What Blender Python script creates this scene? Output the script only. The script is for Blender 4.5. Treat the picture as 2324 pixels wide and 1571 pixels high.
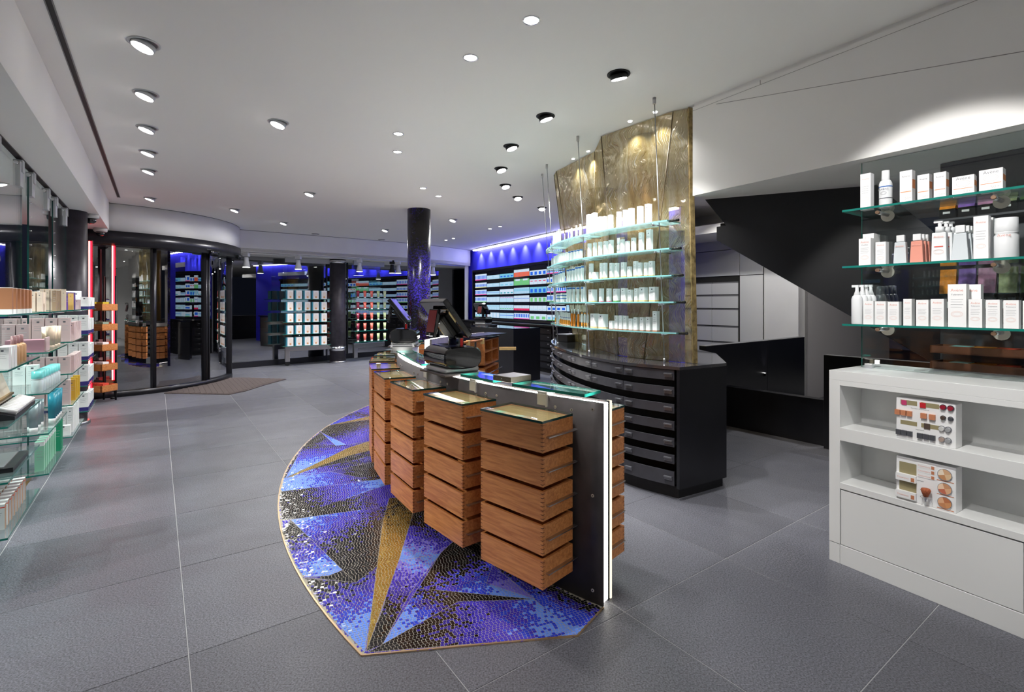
import bpy, math, random
from mathutils import Vector, Matrix

for _o in list(bpy.data.objects):
    bpy.data.objects.remove(_o)
scene = bpy.context.scene
COL = scene.collection
random.seed(11)
PI = math.pi

# ------------------------------------------------------------------ camera
FPX, EYE = 1129.5, 1.55            # focal length in photo pixels, eye height (m)
CXP, CYP = 1162.0, 690.0           # vertical axis / horizon in the 2324x1571 frame
cam_d = bpy.data.cameras.new('camera')
cam_d.sensor_width = 36.0
cam_d.lens = FPX / 2324 * 36.0
cam_d.shift_y = -(785.5 - CYP) / 2324
cam_d.clip_start = 0.05
cam_d.clip_end = 200
cam = bpy.data.objects.new('camera', cam_d)
COL.objects.link(cam)
cam.location = (0, 0, EYE)
cam.rotation_euler = (PI / 2, 0, 0)
scene.camera = cam

# ------------------------------------------------------------------ world, exposure
world = bpy.data.worlds.new('night')
scene.world = world
world.use_nodes = True
world.node_tree.nodes['Background'].inputs[0].default_value = (0.10, 0.12, 0.2, 1)
world.node_tree.nodes['Background'].inputs[1].default_value = 0.06
vs = scene.view_settings
vs.view_transform = 'Standard'
vs.look = 'None'
vs.gamma = 1.0
vs.use_curve_mapping = False
vs.exposure = 0.55
scene.cycles.transparent_max_bounces = 32
scene.cycles.max_bounces = 10
scene.cycles.diffuse_bounces = 5
scene.cycles.glossy_bounces = 5
scene.cycles.transmission_bounces = 8
scene.cycles.sample_clamp_indirect = 6.0
SPOT = 1.0                          # master level of the ceiling downlights
def spot(name, loc, target, watt, cone=70, blend=0.6, color=(1, 0.98, 0.95), radius=0.04, parent=None):
    d = bpy.data.lights.new(name, 'SPOT')
    d.energy = watt * SPOT
    d.spot_size = math.radians(cone)
    d.spot_blend = blend
    d.color = color
    d.shadow_soft_size = radius
    o = bpy.data.objects.new(name, d)
    COL.objects.link(o)
    o.location = loc
    v = Vector(target) - Vector(loc)
    o.rotation_euler = v.to_track_quat('-Z', 'Y').to_euler()
    if parent:
        o.parent = parent
        o.matrix_parent_inverse = parent.matrix_world.inverted() if False else Matrix.Translation(-Vector(parent.location))
    return o

# ------------------------------------------------------------------ frames of the room
ANG = math.atan(806 / FPX)
D1 = Vector((-math.sin(ANG), math.cos(ANG), 0))     # along the left wall, away from camera
D2 = Vector((math.cos(ANG), math.sin(ANG), 0))      # to the right and away
def UV(u, v, z=0.0):
    return D1 * u + D2 * v + Vector((0, 0, z))
def P(px, py, z):                  # point on the level z seen at a photo pixel
    Y = (EYE - z) * FPX / (py - CYP)
    return Vector(((px - CXP) / FPX * Y, Y, z))
def FL(px, py):
    return P(px, py, 0.0)
def AT(px, py, Y):                 # point at depth Y
    return Vector(((px - CXP) / FPX * Y, Y, EYE - (py - CYP) / FPX * Y))
def lerp(a, b, t):
    return a + (b - a) * t
CEIL = 3.2
CC = Vector((3.453, 6.261, 0))     # centre of the curved counter
CR = 4.778                         # radius of its customer side
def pol(r, deg, z=0.0, c=CC):
    return Vector((c.x + r * math.cos(math.radians(deg)), c.y + r * math.sin(math.radians(deg)), z))

# ------------------------------------------------------------------ mesh helper
class MB:
    def __init__(s):
        s.v, s.f, s.m, s.sm = [], [], [], []
    def face(s, idx, mi=0, smooth=False):
        s.f.append(tuple(idx)); s.m.append(mi); s.sm.append(smooth)
    def add(s, vs, fs, mi=0, smooth=False):
        n = len(s.v)
        s.v += [tuple(p) for p in vs]
        for f in fs:
            s.face([n + i for i in f], mi, smooth)
        return s
    def box(s, x0, x1, y0, y1, z0, z1, mi=0):
        return s.add([(x0, y0, z0), (x1, y0, z0), (x1, y1, z0), (x0, y1, z0), (x0, y0, z1), (x1, y0, z1), (x1, y1, z1), (x0, y1, z1)],
                     [(0, 3, 2, 1), (4, 5, 6, 7), (0, 1, 5, 4), (1, 2, 6, 5), (2, 3, 7, 6), (3, 0, 4, 7)], mi)
    def obox(s, c, ax, ay, hx, hy, z0, z1, mi=0):        # oriented box: centre, unit axes, half sizes
        c = Vector((c[0], c[1], 0)); ax = Vector(ax); ay = Vector(ay)
        q = [c - ax * hx - ay * hy, c + ax * hx - ay * hy, c + ax * hx + ay * hy, c - ax * hx + ay * hy]
        return s.prism(q, z0, z1, mi)
    def prism(s, poly, z0, z1, mi=0, mtop=None, mside=None, smooth=False):
        a = sum(poly[i][0] * poly[(i + 1) % len(poly)][1] - poly[(i + 1) % len(poly)][0] * poly[i][1] for i in range(len(poly)))
        if a < 0:
            poly = list(poly)[::-1]
        n = len(poly); b = len(s.v)
        s.v += [(p[0], p[1], z0) for p in poly] + [(p[0], p[1], z1) for p in poly]
        s.face([b + i for i in range(n)][::-1], mi)
        s.face([b + n + i for i in range(n)], mi if mtop is None else mtop)
        for i in range(n):
            j = (i + 1) % n
            s.face([b + i, b + j, b + n + j, b + n + i], mi if mside is None else mside, smooth)
        return s
    def loft(s, pa, pb, mi=0, smooth=False, caps=True):   # two 3-D rings of equal length
        n = len(pa); b = len(s.v)
        s.v += [tuple(p) for p in pa] + [tuple(p) for p in pb]
        for i in range(n):
            j = (i + 1) % n
            s.face([b + i, b + j, b + n + j, b + n + i], mi, smooth)
        if caps:
            s.face([b + i for i in range(n)][::-1], mi); s.face([b + n + i for i in range(n)], mi)
        return s
    def tube(s, pts, r, n=8, mi=0, cap=True, rs=None):
        pts = [Vector(p) for p in pts]
        b = len(s.v); L = len(pts)
        up0 = None
        for k, p in enumerate(pts):
            t = (pts[min(k + 1, L - 1)] - pts[max(k - 1, 0)]).normalized()
            if up0 is None:
                up0 = Vector((0, 0, 1)) if abs(t.z) < 0.9 else Vector((1, 0, 0))
            a = (up0 - t * up0.dot(t)).normalized(); c = t.cross(a)
            up0 = a
            rr = rs[k] if rs else r
            for i in range(n):
                w = 2 * PI * i / n
                s.v.append(tuple(p + a * (math.cos(w) * rr) + c * (math.sin(w) * rr)))
        for k in range(L - 1):
            for i in range(n):
                j = (i + 1) % n
                s.face([b + k * n + i, b + k * n + j, b + (k + 1) * n + j, b + (k + 1) * n + i], mi, True)
        if cap:
            s.face([b + i for i in range(n)][::-1], mi); s.face([b + (L - 1) * n + i for i in range(n)], mi)
        return s
    def lathe(s, prof, n=16, c=(0, 0, 0), mi=0, sx=1.0, sy=1.0, smooth=True):
        b = len(s.v); L = len(prof)
        for r, z in prof:
            for i in range(n):
                w = 2 * PI * i / n
                s.v.append((c[0] + r * sx * math.cos(w), c[1] + r * sy * math.sin(w), c[2] + z))
        for k in range(L - 1):
            for i in range(n):
                j = (i + 1) % n
                s.face([b + k * n + i, b + k * n + j, b + (k + 1) * n + j, b + (k + 1) * n + i], mi, smooth)
        s.face([b + i for i in range(n)][::-1], mi); s.face([b + (L - 1) * n + i for i in range(n)], mi)
        return s
    def arc(s, c, r0, r1, a0, a1, z0, z1, n=24, mi=0, mtop=None, mout=None):
        for k in range(n):
            t0, t1 = lerp(a0, a1, k / n), lerp(a0, a1, (k + 1) / n)
            q = [pol(r0, t0, 0, c), pol(r1, t0, 0, c), pol(r1, t1, 0, c), pol(r0, t1, 0, c)]
            b = len(s.v)
            s.v += [(p.x, p.y, z0) for p in q] + [(p.x, p.y, z1) for p in q]
            up = a1 > a0
            def F(ix, m, sm=False):
                s.face([b + i for i in (ix if up else ix[::-1])], m, sm)
            F((3, 2, 1, 0), mi); F((4, 5, 6, 7), mi if mtop is None else mtop)
            F((1, 2, 6, 5), mi if mout is None else mout, True); F((3, 0, 4, 7), mi, True)
            if k == 0: F((0, 1, 5, 4), mi)
            if k == n - 1: F((2, 3, 7, 6), mi)
        return s
    def quad(s, a, b, c, d, mi=0):
        return s.add([a, b, c, d], [(0, 1, 2, 3)], mi)
    def mesh(s, name):
        me = bpy.data.meshes.new(name)
        me.from_pydata(s.v, [], s.f)
        me.polygons.foreach_set('material_index', s.m)
        me.polygons.foreach_set('use_smooth', s.sm)
        me.update()
        return me
    def build(s, name, mats, parent=None, loc=None, rot=None, bevel=0, label=None):
        me = s.mesh(name)
        for m in (mats if isinstance(mats, (list, tuple)) else [mats]):
            me.materials.append(m)
        return put(name, me, parent, loc, rot, bevel, label)

def put(name, me, parent=None, loc=None, rot=None, bevel=0, label=None):
    o = bpy.data.objects.new(name, me)
    COL.objects.link(o)
    if parent: o.parent = parent
    if loc is not None: o.location = loc
    if rot is not None: o.rotation_euler = rot if isinstance(rot, (tuple, list)) else (0, 0, rot)
    if bevel:
        b = o.modifiers.new('bevel', 'BEVEL'); b.width = bevel; b.segments = 2; b.limit_method = 'ANGLE'; b.harden_normals = False
    if label: o['label'] = label
    return o
def thing(name, label, cat, loc=(0, 0, 0), rot=0, group=None):
    o = bpy.data.objects.new(name, None)
    COL.objects.link(o)
    o.empty_display_size = 0.1
    o.location = loc
    o.rotation_euler = rot if isinstance(rot, (tuple, list)) else (0, 0, rot)
    return tag(o, label, cat, group)
def tag(o, label, cat, group=None):
    o['label'] = label; o['category'] = cat
    if group: o['group'] = group
    return o
def struct(o):
    o['kind'] = 'structure'
    return o
def cp(o, parent=None, loc=None, rot=None):
    c = o.copy(); COL.objects.link(c)
    if parent is not None: c.parent = parent
    if loc is not None: c.location = loc
    if rot is not None: c.rotation_euler = rot if isinstance(rot, (tuple, list)) else (0, 0, rot)
    return c
ORD = ['first', 'second', 'third', 'fourth', 'fifth', 'sixth', 'seventh', 'eighth', 'ninth', 'tenth', 'eleventh', 'twelfth', 'thirteenth', 'fourteenth', 'fifteenth', 'sixteenth', 'seventeenth', 'eighteenth', 'nineteenth', 'twentieth']

# ------------------------------------------------------------------ materials
def S(r, g, b):                    # sRGB 0-255 to linear
    return tuple(((c / 255) / 12.92 if c <= 10 else ((c / 255 + 0.055) / 1.055) ** 2.4) for c in (r, g, b))
MATS = {}
def mat(name, col, rough=0.5, metal=0.0, spec=0.5, emit=0.0, ecol=None, coat=0.0, noise=None, bump=None, trans=0.0, alpha=1.0):
    m = bpy.data.materials.new(name); m.use_nodes = True
    nt = m.node_tree; b = nt.nodes['Principled BSDF']
    b.inputs['Base Color'].default_value = (*col, 1)
    b.inputs['Roughness'].default_value = rough
    b.inputs['Metallic'].default_value = metal
    b.inputs['Specular IOR Level'].default_value = spec
    b.inputs['Coat Weight'].default_value = coat
    b.inputs['Transmission Weight'].default_value = trans
    if emit:
        b.inputs['Emission Color'].default_value = (*(ecol or col), 1)
        b.inputs['Emission Strength'].default_value = emit
    if noise or bump:
        g = nt.nodes.new('ShaderNodeNewGeometry')
    if noise:                      # (scale, amount)
        n = nt.nodes.new('ShaderNodeTexNoise'); n.inputs['Scale'].default_value = noise[0]; n.inputs['Detail'].default_value = 4
        nt.links.new(g.outputs['Position'], n.inputs['Vector'])
        mx = nt.nodes.new('ShaderNodeMixRGB'); mx.blend_type = 'MULTIPLY'; mx.inputs[0].default_value = noise[1]
        mx.inputs[1].default_value = (*col, 1)
        r = nt.nodes.new('ShaderNodeValToRGB'); r.color_ramp.elements[0].position = 0.3; r.color_ramp.elements[1].position = 0.7
        r.color_ramp.elements[0].color = (0.15, 0.15, 0.15, 1); r.color_ramp.elements[1].color = (1.4, 1.4, 1.4, 1)
        nt.links.new(n.outputs['Fac'], r.inputs[0]); nt.links.new(r.outputs[0], mx.inputs[2]); nt.links.new(mx.outputs[0], b.inputs['Base Color'])
    if bump:                       # (scale, strength)
        n2 = nt.nodes.new('ShaderNodeTexNoise'); n2.inputs['Scale'].default_value = bump[0]; n2.inputs['Detail'].default_value = 3
        nt.links.new(g.outputs['Position'], n2.inputs['Vector'])
        bp = nt.nodes.new('ShaderNodeBump'); bp.inputs['Strength'].default_value = bump[1]; bp.inputs['Distance'].default_value = 0.002
        nt.links.new(n2.outputs['Fac'], bp.inputs['Height']); nt.links.new(bp.outputs[0], b.inputs['Normal'])
    MATS[name] = m
    return m
def emitter(name, col, strength):
    m = bpy.data.materials.new(name); m.use_nodes = True
    nt = m.node_tree; nt.nodes.clear()
    e = nt.nodes.new('ShaderNodeEmission'); e.inputs[0].default_value = (*col, 1); e.inputs[1].default_value = strength
    o = nt.nodes.new('ShaderNodeOutputMaterial'); nt.links.new(e.outputs[0], o.inputs[0])
    MATS[name] = m
    return m
def glass(name, tint, refl=0.06, rough=0.0, power=5.0, body=0.0, bodycol=(0.5, 0.8, 0.75)):
    """thin sheet: clear tint plus a Schlick reflection that grows towards grazing angles"""
    m = bpy.data.materials.new(name); m.use_nodes = True
    nt = m.node_tree; nt.nodes.clear(); L = nt.links.new
    tr = nt.nodes.new('ShaderNodeBsdfTransparent'); tr.inputs[0].default_value = (*tint, 1)
    gl = nt.nodes.new('ShaderNodeBsdfGlossy'); gl.inputs['Roughness'].default_value = rough; gl.inputs[0].default_value = (1, 1, 1, 1)
    lw = nt.nodes.new('ShaderNodeLayerWeight'); lw.inputs[0].default_value = 0.5
    pw = nt.nodes.new('ShaderNodeMath'); pw.operation = 'POWER'; pw.inputs[1].default_value = power
    ma = nt.nodes.new('ShaderNodeMath'); ma.operation = 'MULTIPLY_ADD'; ma.inputs[1].default_value = 1 - refl; ma.inputs[2].default_value = refl; ma.use_clamp = True
    mx = nt.nodes.new('ShaderNodeMixShader'); o = nt.nodes.new('ShaderNodeOutputMaterial')
    L(lw.outputs['Facing'], pw.inputs[0]); L(pw.outputs[0], ma.inputs[0]); L(ma.outputs[0], mx.inputs[0])
    src = tr.outputs[0]
    if body:
        df = nt.nodes.new('ShaderNodeBsdfDiffuse'); df.inputs[0].default_value = (*bodycol, 1)
        tl = nt.nodes.new('ShaderNodeBsdfTranslucent'); tl.inputs[0].default_value = (*bodycol, 1)
        m1 = nt.nodes.new('ShaderNodeMixShader'); m1.inputs[0].default_value = 0.5; L(df.outputs[0], m1.inputs[1]); L(tl.outputs[0], m1.inputs[2])
        m2 = nt.nodes.new('ShaderNodeMixShader'); m2.inputs[0].default_value = body; L(tr.outputs[0], m2.inputs[1]); L(m1.outputs[0], m2.inputs[2])
        src = m2.outputs[0]
    L(src, mx.inputs[1]); L(gl.outputs[0], mx.inputs[2]); L(mx.outputs[0], o.inputs[0])
    MATS[name] = m
    return m

M_white = mat('white_paint', S(232, 232, 232), 0.6, noise=(3, 0.04))
M_ceil = mat('ceiling_paint', S(236, 234, 231), 0.75)
M_lacq = mat('white_lacquer', S(226, 227, 226), 0.35)
M_black = mat('black_lacquer', S(22, 22, 27), 0.28, noise=(6, 0.25))
M_blackm = mat('black_matt', S(12, 12, 15), 0.6)
M_gloss = mat('black_gloss_plastic', S(10, 10, 12), 0.05, spec=0.8, coat=0.6)
M_steeld = mat('patinated_steel', S(84, 78, 78), 0.42, metal=0.3, noise=(7, 0.3))
M_screw = mat('nickel_screw', S(214, 206, 192), 0.35, metal=0.3)
M_steel = mat('brushed_steel', S(190, 190, 192), 0.3, metal=1.0, bump=(160, 0.05))
M_alu = mat('satin_aluminium', S(196, 198, 200), 0.45, metal=0.6)
M_chrome = mat('chrome', S(225, 225, 228), 0.12, metal=1.0)
M_brass = mat('brass', S(196, 158, 92), 0.3, metal=1.0)
M_plast = mat('light_grey_plastic', S(205, 205, 203), 0.45)
M_grey = mat('mid_grey', S(120, 120, 122), 0.5)
M_ink = mat('print_grey', S(150, 150, 155), 0.6)
M_inkd = mat('print_dark', S(60, 60, 66), 0.6)
M_glass = glass('clear_glass', (0.955, 0.985, 0.98), 0.05)
M_store = glass('shopfront_glass', (0.5, 0.54, 0.6), 0.30, power=3.0)
M_edge = mat('green_glass_edge', S(26, 122, 110), 0.12, spec=0.7, emit=0.0)
M_edged = mat('dark_green_glass_edge', S(6, 62, 58), 0.08, spec=0.7)
M_shelfg = glass('shelf_glass', (0.93, 0.975, 0.968), 0.06, body=0.03, bodycol=(0.55, 0.85, 0.82))
M_frost = glass('frosted_aqua_glass', (0.72, 0.88, 0.88), 0.08, body=0.5, bodycol=(0.66, 0.86, 0.87))
M_lampw = emitter('lamp_white', (1, 0.98, 0.96), 14.0)
M_strip = emitter('lightstrip_white', (1, 0.955, 0.89), 22.0)
M_stripe = emitter('lightstrip_end', (1, 0.95, 0.84), 3.0)
M_cove = emitter('cove_white', (0.80, 0.80, 1.0), 10.0)
M_neon = emitter('neon_red', (1.0, 0.012, 0.03), 7.0)
M_neonc = emitter('neon_core', (1.0, 0.16, 0.12), 6.0)
# ================================================================== floor of square stone tiles
def stone(name, base, amount):
    m = bpy.data.materials.new(name); m.use_nodes = True
    nt = m.node_tree; b = nt.nodes['Principled BSDF']; L = nt.links.new
    g = nt.nodes.new('ShaderNodeNewGeometry')
    n1 = nt.nodes.new('ShaderNodeTexNoise'); n1.inputs['Scale'].default_value = 130; n1.inputs['Detail'].default_value = 3; n1.inputs['Roughness'].default_value = 0.65
    n2 = nt.nodes.new('ShaderNodeTexNoise'); n2.inputs['Scale'].default_value = 5; n2.inputs['Detail'].default_value = 2
    L(g.outputs['Position'], n1.inputs[0]); L(g.outputs['Position'], n2.inputs[0])
    r = nt.nodes.new('ShaderNodeValToRGB')
    e = r.color_ramp.elements
    e[0].position = 0.30; e[0].color = (*[c * (1 - amount) for c in base], 1)
    e[1].position = 0.72; e[1].color = (*[c * (1 + amount) for c in base], 1)
    L(n1.outputs['Fac'], r.inputs[0])
    oi = nt.nodes.new('ShaderNodeObjectInfo')
    mr = nt.nodes.new('ShaderNodeMapRange'); mr.inputs[3].default_value = 0.88; mr.inputs[4].default_value = 1.12
    L(oi.outputs['Random'], mr.inputs[0])
    mx = nt.nodes.new('ShaderNodeMixRGB'); mx.blend_type = 'MULTIPLY'; mx.inputs[0].default_value = 1
    L(r.outputs[0], mx.inputs[1]); L(mr.outputs[0], mx.inputs[2])
    L(mx.outputs[0], b.inputs['Base Color'])
    rr = nt.nodes.new('ShaderNodeMapRange'); rr.inputs[3].default_value = 0.34; rr.inputs[4].default_value = 0.52
    L(n2.outputs['Fac'], rr.inputs[0]); L(rr.outputs[0], b.inputs['Roughness'])
    bp = nt.nodes.new('ShaderNodeBump'); bp.inputs['Strength'].default_value = 0.35; bp.inputs['Distance'].default_value = 0.003
    L(n1.outputs['Fac'], bp.inputs['Height']); L(bp.outputs[0], b.inputs['Normal'])
    return m
M_tile = stone('grey_stone_tile', S(96, 97, 105), 0.75)
M_grout = mat('light_grout', S(176, 176, 178), 0.8)
TILE, U0, V0 = 0.9018, 1.712, 0.114
fl = MB().prism([UV(-8, -2.6), UV(13.2, -2.6), UV(13.2, -0.3), UV(16.6, 5.2), UV(16.6, 12), UV(-8, 12)], -0.08, -0.003).build('floor', M_grout)
struct(fl)
def ring(t, w): return [(-t, -t), (t, -t), (t, t), (-t, t)]
h = TILE / 2 - 0.0022
tb = MB()
tb.loft([(x, y, -0.003) for x, y in ring(h, 0)], [(x, y, -0.0012) for x, y in ring(h, 0)], caps=False)
tb.loft([(x, y, -0.0012) for x, y in ring(h, 0)], [(x, y, 0.0) for x, y in ring(h - 0.0015, 0)], caps=False)
tb.face([4 + 8 + 0, 4 + 8 + 1, 4 + 8 + 2, 4 + 8 + 3])
tile_me = tb.mesh('tile'); tile_me.materials.append(M_tile)
def inside_shop(p):
    if p.y < -1.6 or p.y > 17: return False
    if abs(p.x) > p.y * 1.35 + 3.2: return False
    if (p.x + 8.03) ** 2 + (p.y - 9.82) ** 2 < 1.7 ** 2: return False
    return p.x < 5.6
nt_ = 0
for i in range(-4, 18):
    for j in range(-3, 12):
        c = UV(U0 + (i + 0.5) * TILE, V0 + (j + 0.5) * TILE)
        if inside_shop(c):
            put('tile', tile_me, fl, (c.x, c.y, 0), ANG); nt_ += 1

# ================================================================== ceiling, soffits, walls
ce = MB().prism([UV(-8, -0.63), UV(12.9, -0.63), UV(17, 5.5), UV(17, 12), UV(-8, 12)], CEIL, CEIL + 0.1).build('ceiling', M_ceil); struct(ce)
# long dark slot in the ceiling along the left side
sl = MB().prism([UV(-4, -0.500), UV(9.80, -0.500), UV(9.80, -0.494), UV(-4, -0.494)], CEIL - 0.006, CEIL + 0.01, 1)
sl.prism([UV(-4, -0.494), UV(9.80, -0.494), UV(9.80, -0.466), UV(-4, -0.466)], CEIL - 0.002, CEIL + 0.01, 0)
sl.prism([UV(-4, -0.466), UV(9.80, -0.466), UV(9.80, -0.460), UV(-4, -0.460)], CEIL - 0.006, CEIL + 0.01, 1)
struct(sl.build('trim_1', [M_blackm, M_grey]))
# dropped soffit above the left glass stands
so = MB().prism([UV(-8, -2.4), UV(10.33, -2.4), UV(10.33, -0.63), UV(-8, -0.63)], 2.745, CEIL).build('ceiling_soffit_left', M_ceil); struct(so)
tr = MB().prism([UV(-4, -0.935), UV(8.6, -0.935), UV(8.6, -0.895), UV(-4, -0.895)], 2.735, 2.75).build('trim_2', mat('dark_track', S(52, 40, 42), 0.4)); struct(tr)
# left shop window behind the stands
struct(MB().prism([UV(-8, -2.42), UV(9.9, -2.42), UV(9.9, -2.40), UV(-8, -2.40)], 0.12, 2.745).build('window_1', M_store))
wf = MB()
for u in (-3, -0.8, 1.4, 3.6, 5.8, 8.0, 9.9):
    wf.prism([UV(u - 0.03, -2.46), UV(u + 0.03, -2.46), UV(u + 0.03, -2.38), UV(u - 0.03, -2.38)], 0, 2.745)
wf.prism([UV(-8, -2.46), UV(9.9, -2.46), UV(9.9, -2.36), UV(-8, -2.36)], 0, 0.13)
struct(wf.build('trim_3', M_blackm))
# rear part of the shop behind the camera
struct(MB().box(-9, 9, -6.4, -6.2, 0, CEIL).build('wall_rear', M_white))
struct(MB().box(6.2, 6.4, -6.4, 5.0, 0, CEIL).build('wall_right', M_white))
ce2 = MB().prism([(-9, -6.4), (9, -6.4), (9, 0.5), (-9, 0.5)], CEIL + 0.1, CEIL + 0.12).build('ceiling_rear', M_ceil); struct(ce2)

# white bulkhead with the low soffit on the right
BA, BB = Vector((1.487, 4.096, 0)), Vector((2.367, 2.701, 0))
bd = (BB - BA).normalized(); bn = Vector((-bd.y, bd.x, 0))        # bn points away from the room
if bn.x < 0: bn = -bn
BE = BA + bd * 5.2
bk = MB()
bk.prism([BA, BE, BE + bn * 0.02, BA + bn * 0.02], 2.44, CEIL - 0.03)
bk.prism([BA + bn * 0.02, BE + bn * 0.02, BE + bn * 0.05, BA + bn * 0.05], 2.44, CEIL)
S1, S2 = P(1597, 452, 2.44), P(1951, 418, 2.44)
sdir = (S2 - S1).normalized(); sdir.z = 0
bko = bk.build('wall_bulkhead', M_ceil); struct(bko)
und = [BA + bn * 0.05, BA + bn * 0.12, Vector((S1.x, S1.y, 0)), Vector((S2.x, S2.y, 0)) + sdir * 0.45, Vector((S2.x, S2.y, 0)) + sdir * 0.45 + bn * 3.0, BE + bn * 3.4, BE + bn * 0.05]
struct(MB().prism(und, 2.44, 2.56).build('ceiling_soffit_right', M_ceil))
# hairline panel joint on the bulkhead face and the shadow gap at its head
def onb(s, z, off=-0.0012): return BA + bd * s + bn * off + Vector((0, 0, z))
j = MB()
j.quad(onb(0.22, 3.118), onb(1.96, 2.790), onb(1.96, 2.794), onb(0.22, 3.122))
j.quad(onb(0.0, 3.136), onb(5.0, 3.136), onb(5.0, 3.139), onb(0.0, 3.139))
j.quad(onb(0.58, 3.140), onb(0.585, 3.140), onb(0.585, 3.170), onb(0.58, 3.170))
struct(j.build('trim_4', mat('joint_shadow', S(150, 148, 146), 0.8)))

# ================================================================== stair, low walls and white cabinets at the right rear
def sp(px, py):                    # point on the stringer plane
    k = (px - CXP) / FPX
    a = Vector((S1.x, S1.y, 0)); t = (k * a.y - a.x) / (sdir.x - k * sdir.y)
    q = a + sdir * t
    return Vector((q.x, q.y, EYE - (py - CYP) / FPX * q.y))
prof = [sp(1600, 452.5), sp(1648, 512), sp(1626.5, 515), sp(1626.5, 545), sp(2120, 824.7), sp(2330, 944), sp(2330, 700), sp(1990, 420)]
for p__ in prof: p__.z = min(p__.z, 2.435)
ns = Vector((sdir.y, -sdir.x, 0))
if ns.y < 0: ns = -ns
st = MB(); n_ = len(prof)
st.v = [tuple(p) for p in prof] + [tuple(p + ns * 0.05) for p in prof]
st.face(range(n_)); st.face([n_ + i for i in range(n_)][::-1])
for i in range(n_):
    st.face([i, n_ + i, n_ + (i + 1) % n_, (i + 1) % n_])
stair = thing('staircase', 'black painted staircase flight rising left behind the bulkhead', 'stairs', (prof[4].x, prof[4].y, 0))
def sub(o, parent):
    o.parent = parent; o.matrix_parent_inverse = Matrix.Translation(-Vector(parent.location)); return o
M_stair = mat('stair_black', S(16, 16, 20), 0.4, noise=(5, 0.3))
sub(st.build('stringer', M_stair), stair)
for k in range(9):
    a = lerp(prof[3], prof[4], (k + 0.15) / 9.0); b = lerp(prof[3], prof[4], (k + 1.0) / 9.0)
    q = [a + ns * 0.05, b + ns * 0.05, b + ns * 1.0, a + ns * 1.0]
    zt = max(a.z, b.z) + 0.16
    sub(MB().prism(q, zt - 0.05, zt).build('tread', M_blackm), stair)
# black half-height walls
wA, wB = P(1602, 786.5, 1.03), P(1826, 765.5, 1.03)
wd = (wB - wA).normalized(); wd.z = 0; wn = Vector((-wd.y, wd.x, 0))
lw_ = MB().prism([wA, wB, wB + wn * 0.09, wA + wn * 0.09], 0, 1.03)
lw_o = lw_.build('low_wall', M_black); tag(lw_o, 'long black half-height wall with a light glow, behind the drawer cabinet', 'low wall')
MBs = MB().prism([wA - wn * 0.004, wB - wn * 0.004, wB + wn * 0.094, wA + wn * 0.094], 1.03, 1.036).build('cap_rail', M_grey, lw_o)
ms = lerp(wA, wB, 0.565); MB().prism([ms - wn * 0.002 - wd * 0.002, ms - wn * 0.002 + wd * 0.002, ms + wd * 0.002, ms - wd * 0.002], 0, 1.03).build('panel_joint', M_blackm, lw_o)
pA, pB = FL(1640, 964.5), FL(1869, 1012.6)
pd = (pB - pA).normalized(); pn = Vector((-pd.y, pd.x, 0))
if pn.x < 0: pn = -pn
pl = MB().prism([pA, pB, pB + pn * 0.12, pA + pn * 0.12], 0, 0.5).build('plinth_wall', M_black)
tag(pl, 'low black plinth wall along the floor beside the staircase', 'low wall')
qA = FL(1869.5, 1018); qB = qA + pd * 1.6
MB_ = MB().prism([qA, qB, qB + pn * 0.06, qA + pn * 0.06], 0, 1.0)
q_o = MB_.build('low_wall', M_black); tag(q_o, 'short black half-height wall directly behind the white display cabinet', 'low wall')
MB().prism([qA - pn * 0.003, qB - pn * 0.003, qB + pn * 0.063, qA + pn * 0.063], 1.0, 1.005).build('cap_rail', M_grey, q_o)
wl = thing('wall_light', 'small uplight glowing on the long black half-height wall', 'light', lerp(wA, wB, 0.53) - wn * 0.012 + Vector((0, 0, 0.56 - 1.03)))
MB().tube([(0, 0, -0.02), (0, 0, 0.02)], 0.012, 12).build('housing', M_blackm, wl)
MB().tube([(0, 0, 0.02), (0, 0, 0.024)], 0.009, 12).build('lens', M_lampw, wl)
_q = wl.location - wn * 0.05
spot('wall_light_lamp', (_q.x, _q.y, 0.58), (_q.x + wn.x * 0.05, _q.y + wn.y * 0.05, 1.1), 1.6, 60, 1.0, radius=0.01)
# white wall with built-in cabinets
WW = wB + Vector((0.10, 0.16, 0)); WW.z = 0
struct(MB().prism([WW, WW + D1 * 4.5, WW + D1 * 4.5 + D2 * 0.1, WW + D2 * 0.1], 0, 3.2).build('wall_back_right', M_white))
struct(MB().prism([WW, WW + D2 * 3.6, WW + D2 * 3.6 + D1 * 0.1, WW + D1 * 0.1], 0, 3.2).build('wall_stairwell', mat('grey_wall', S(196, 192, 192), 0.7)))
def wwt(px):                       # distance along D1 from WW for a photo column
    k = (px - CXP) / FPX
    return (k * WW.y - WW.x) / (D1.x - k * D1.y)
t0, t1, t2, t3 = wwt(1734), wwt(1681), wwt(1618), wwt(1570)
def wz(px, py):
    q = WW + D1 * wwt(px); return EYE - (py - CYP) / FPX * q.y
def front(mb, ta, tb, za, zb, off=0.02, mi=0):
    a, b = WW + D1 * ta, WW + D1 * tb
    mb.prism([a - D2 * off, b - D2 * off, b, a], za, zb, mi)
cab = thing('wall_cabinet', 'tall white built-in cabinet with rows of drawers and a plain door', 'cabinet', WW)
zl = wz(1681, 625.5)
tend = t3 + 1.2
body = MB(); front(body, t0, tend, 0, wz(1681, 565), 0.015, 0)
sub(body.build('carcass', mat('dark_gap', S(40, 40, 38), 0.8)), cab)
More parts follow.
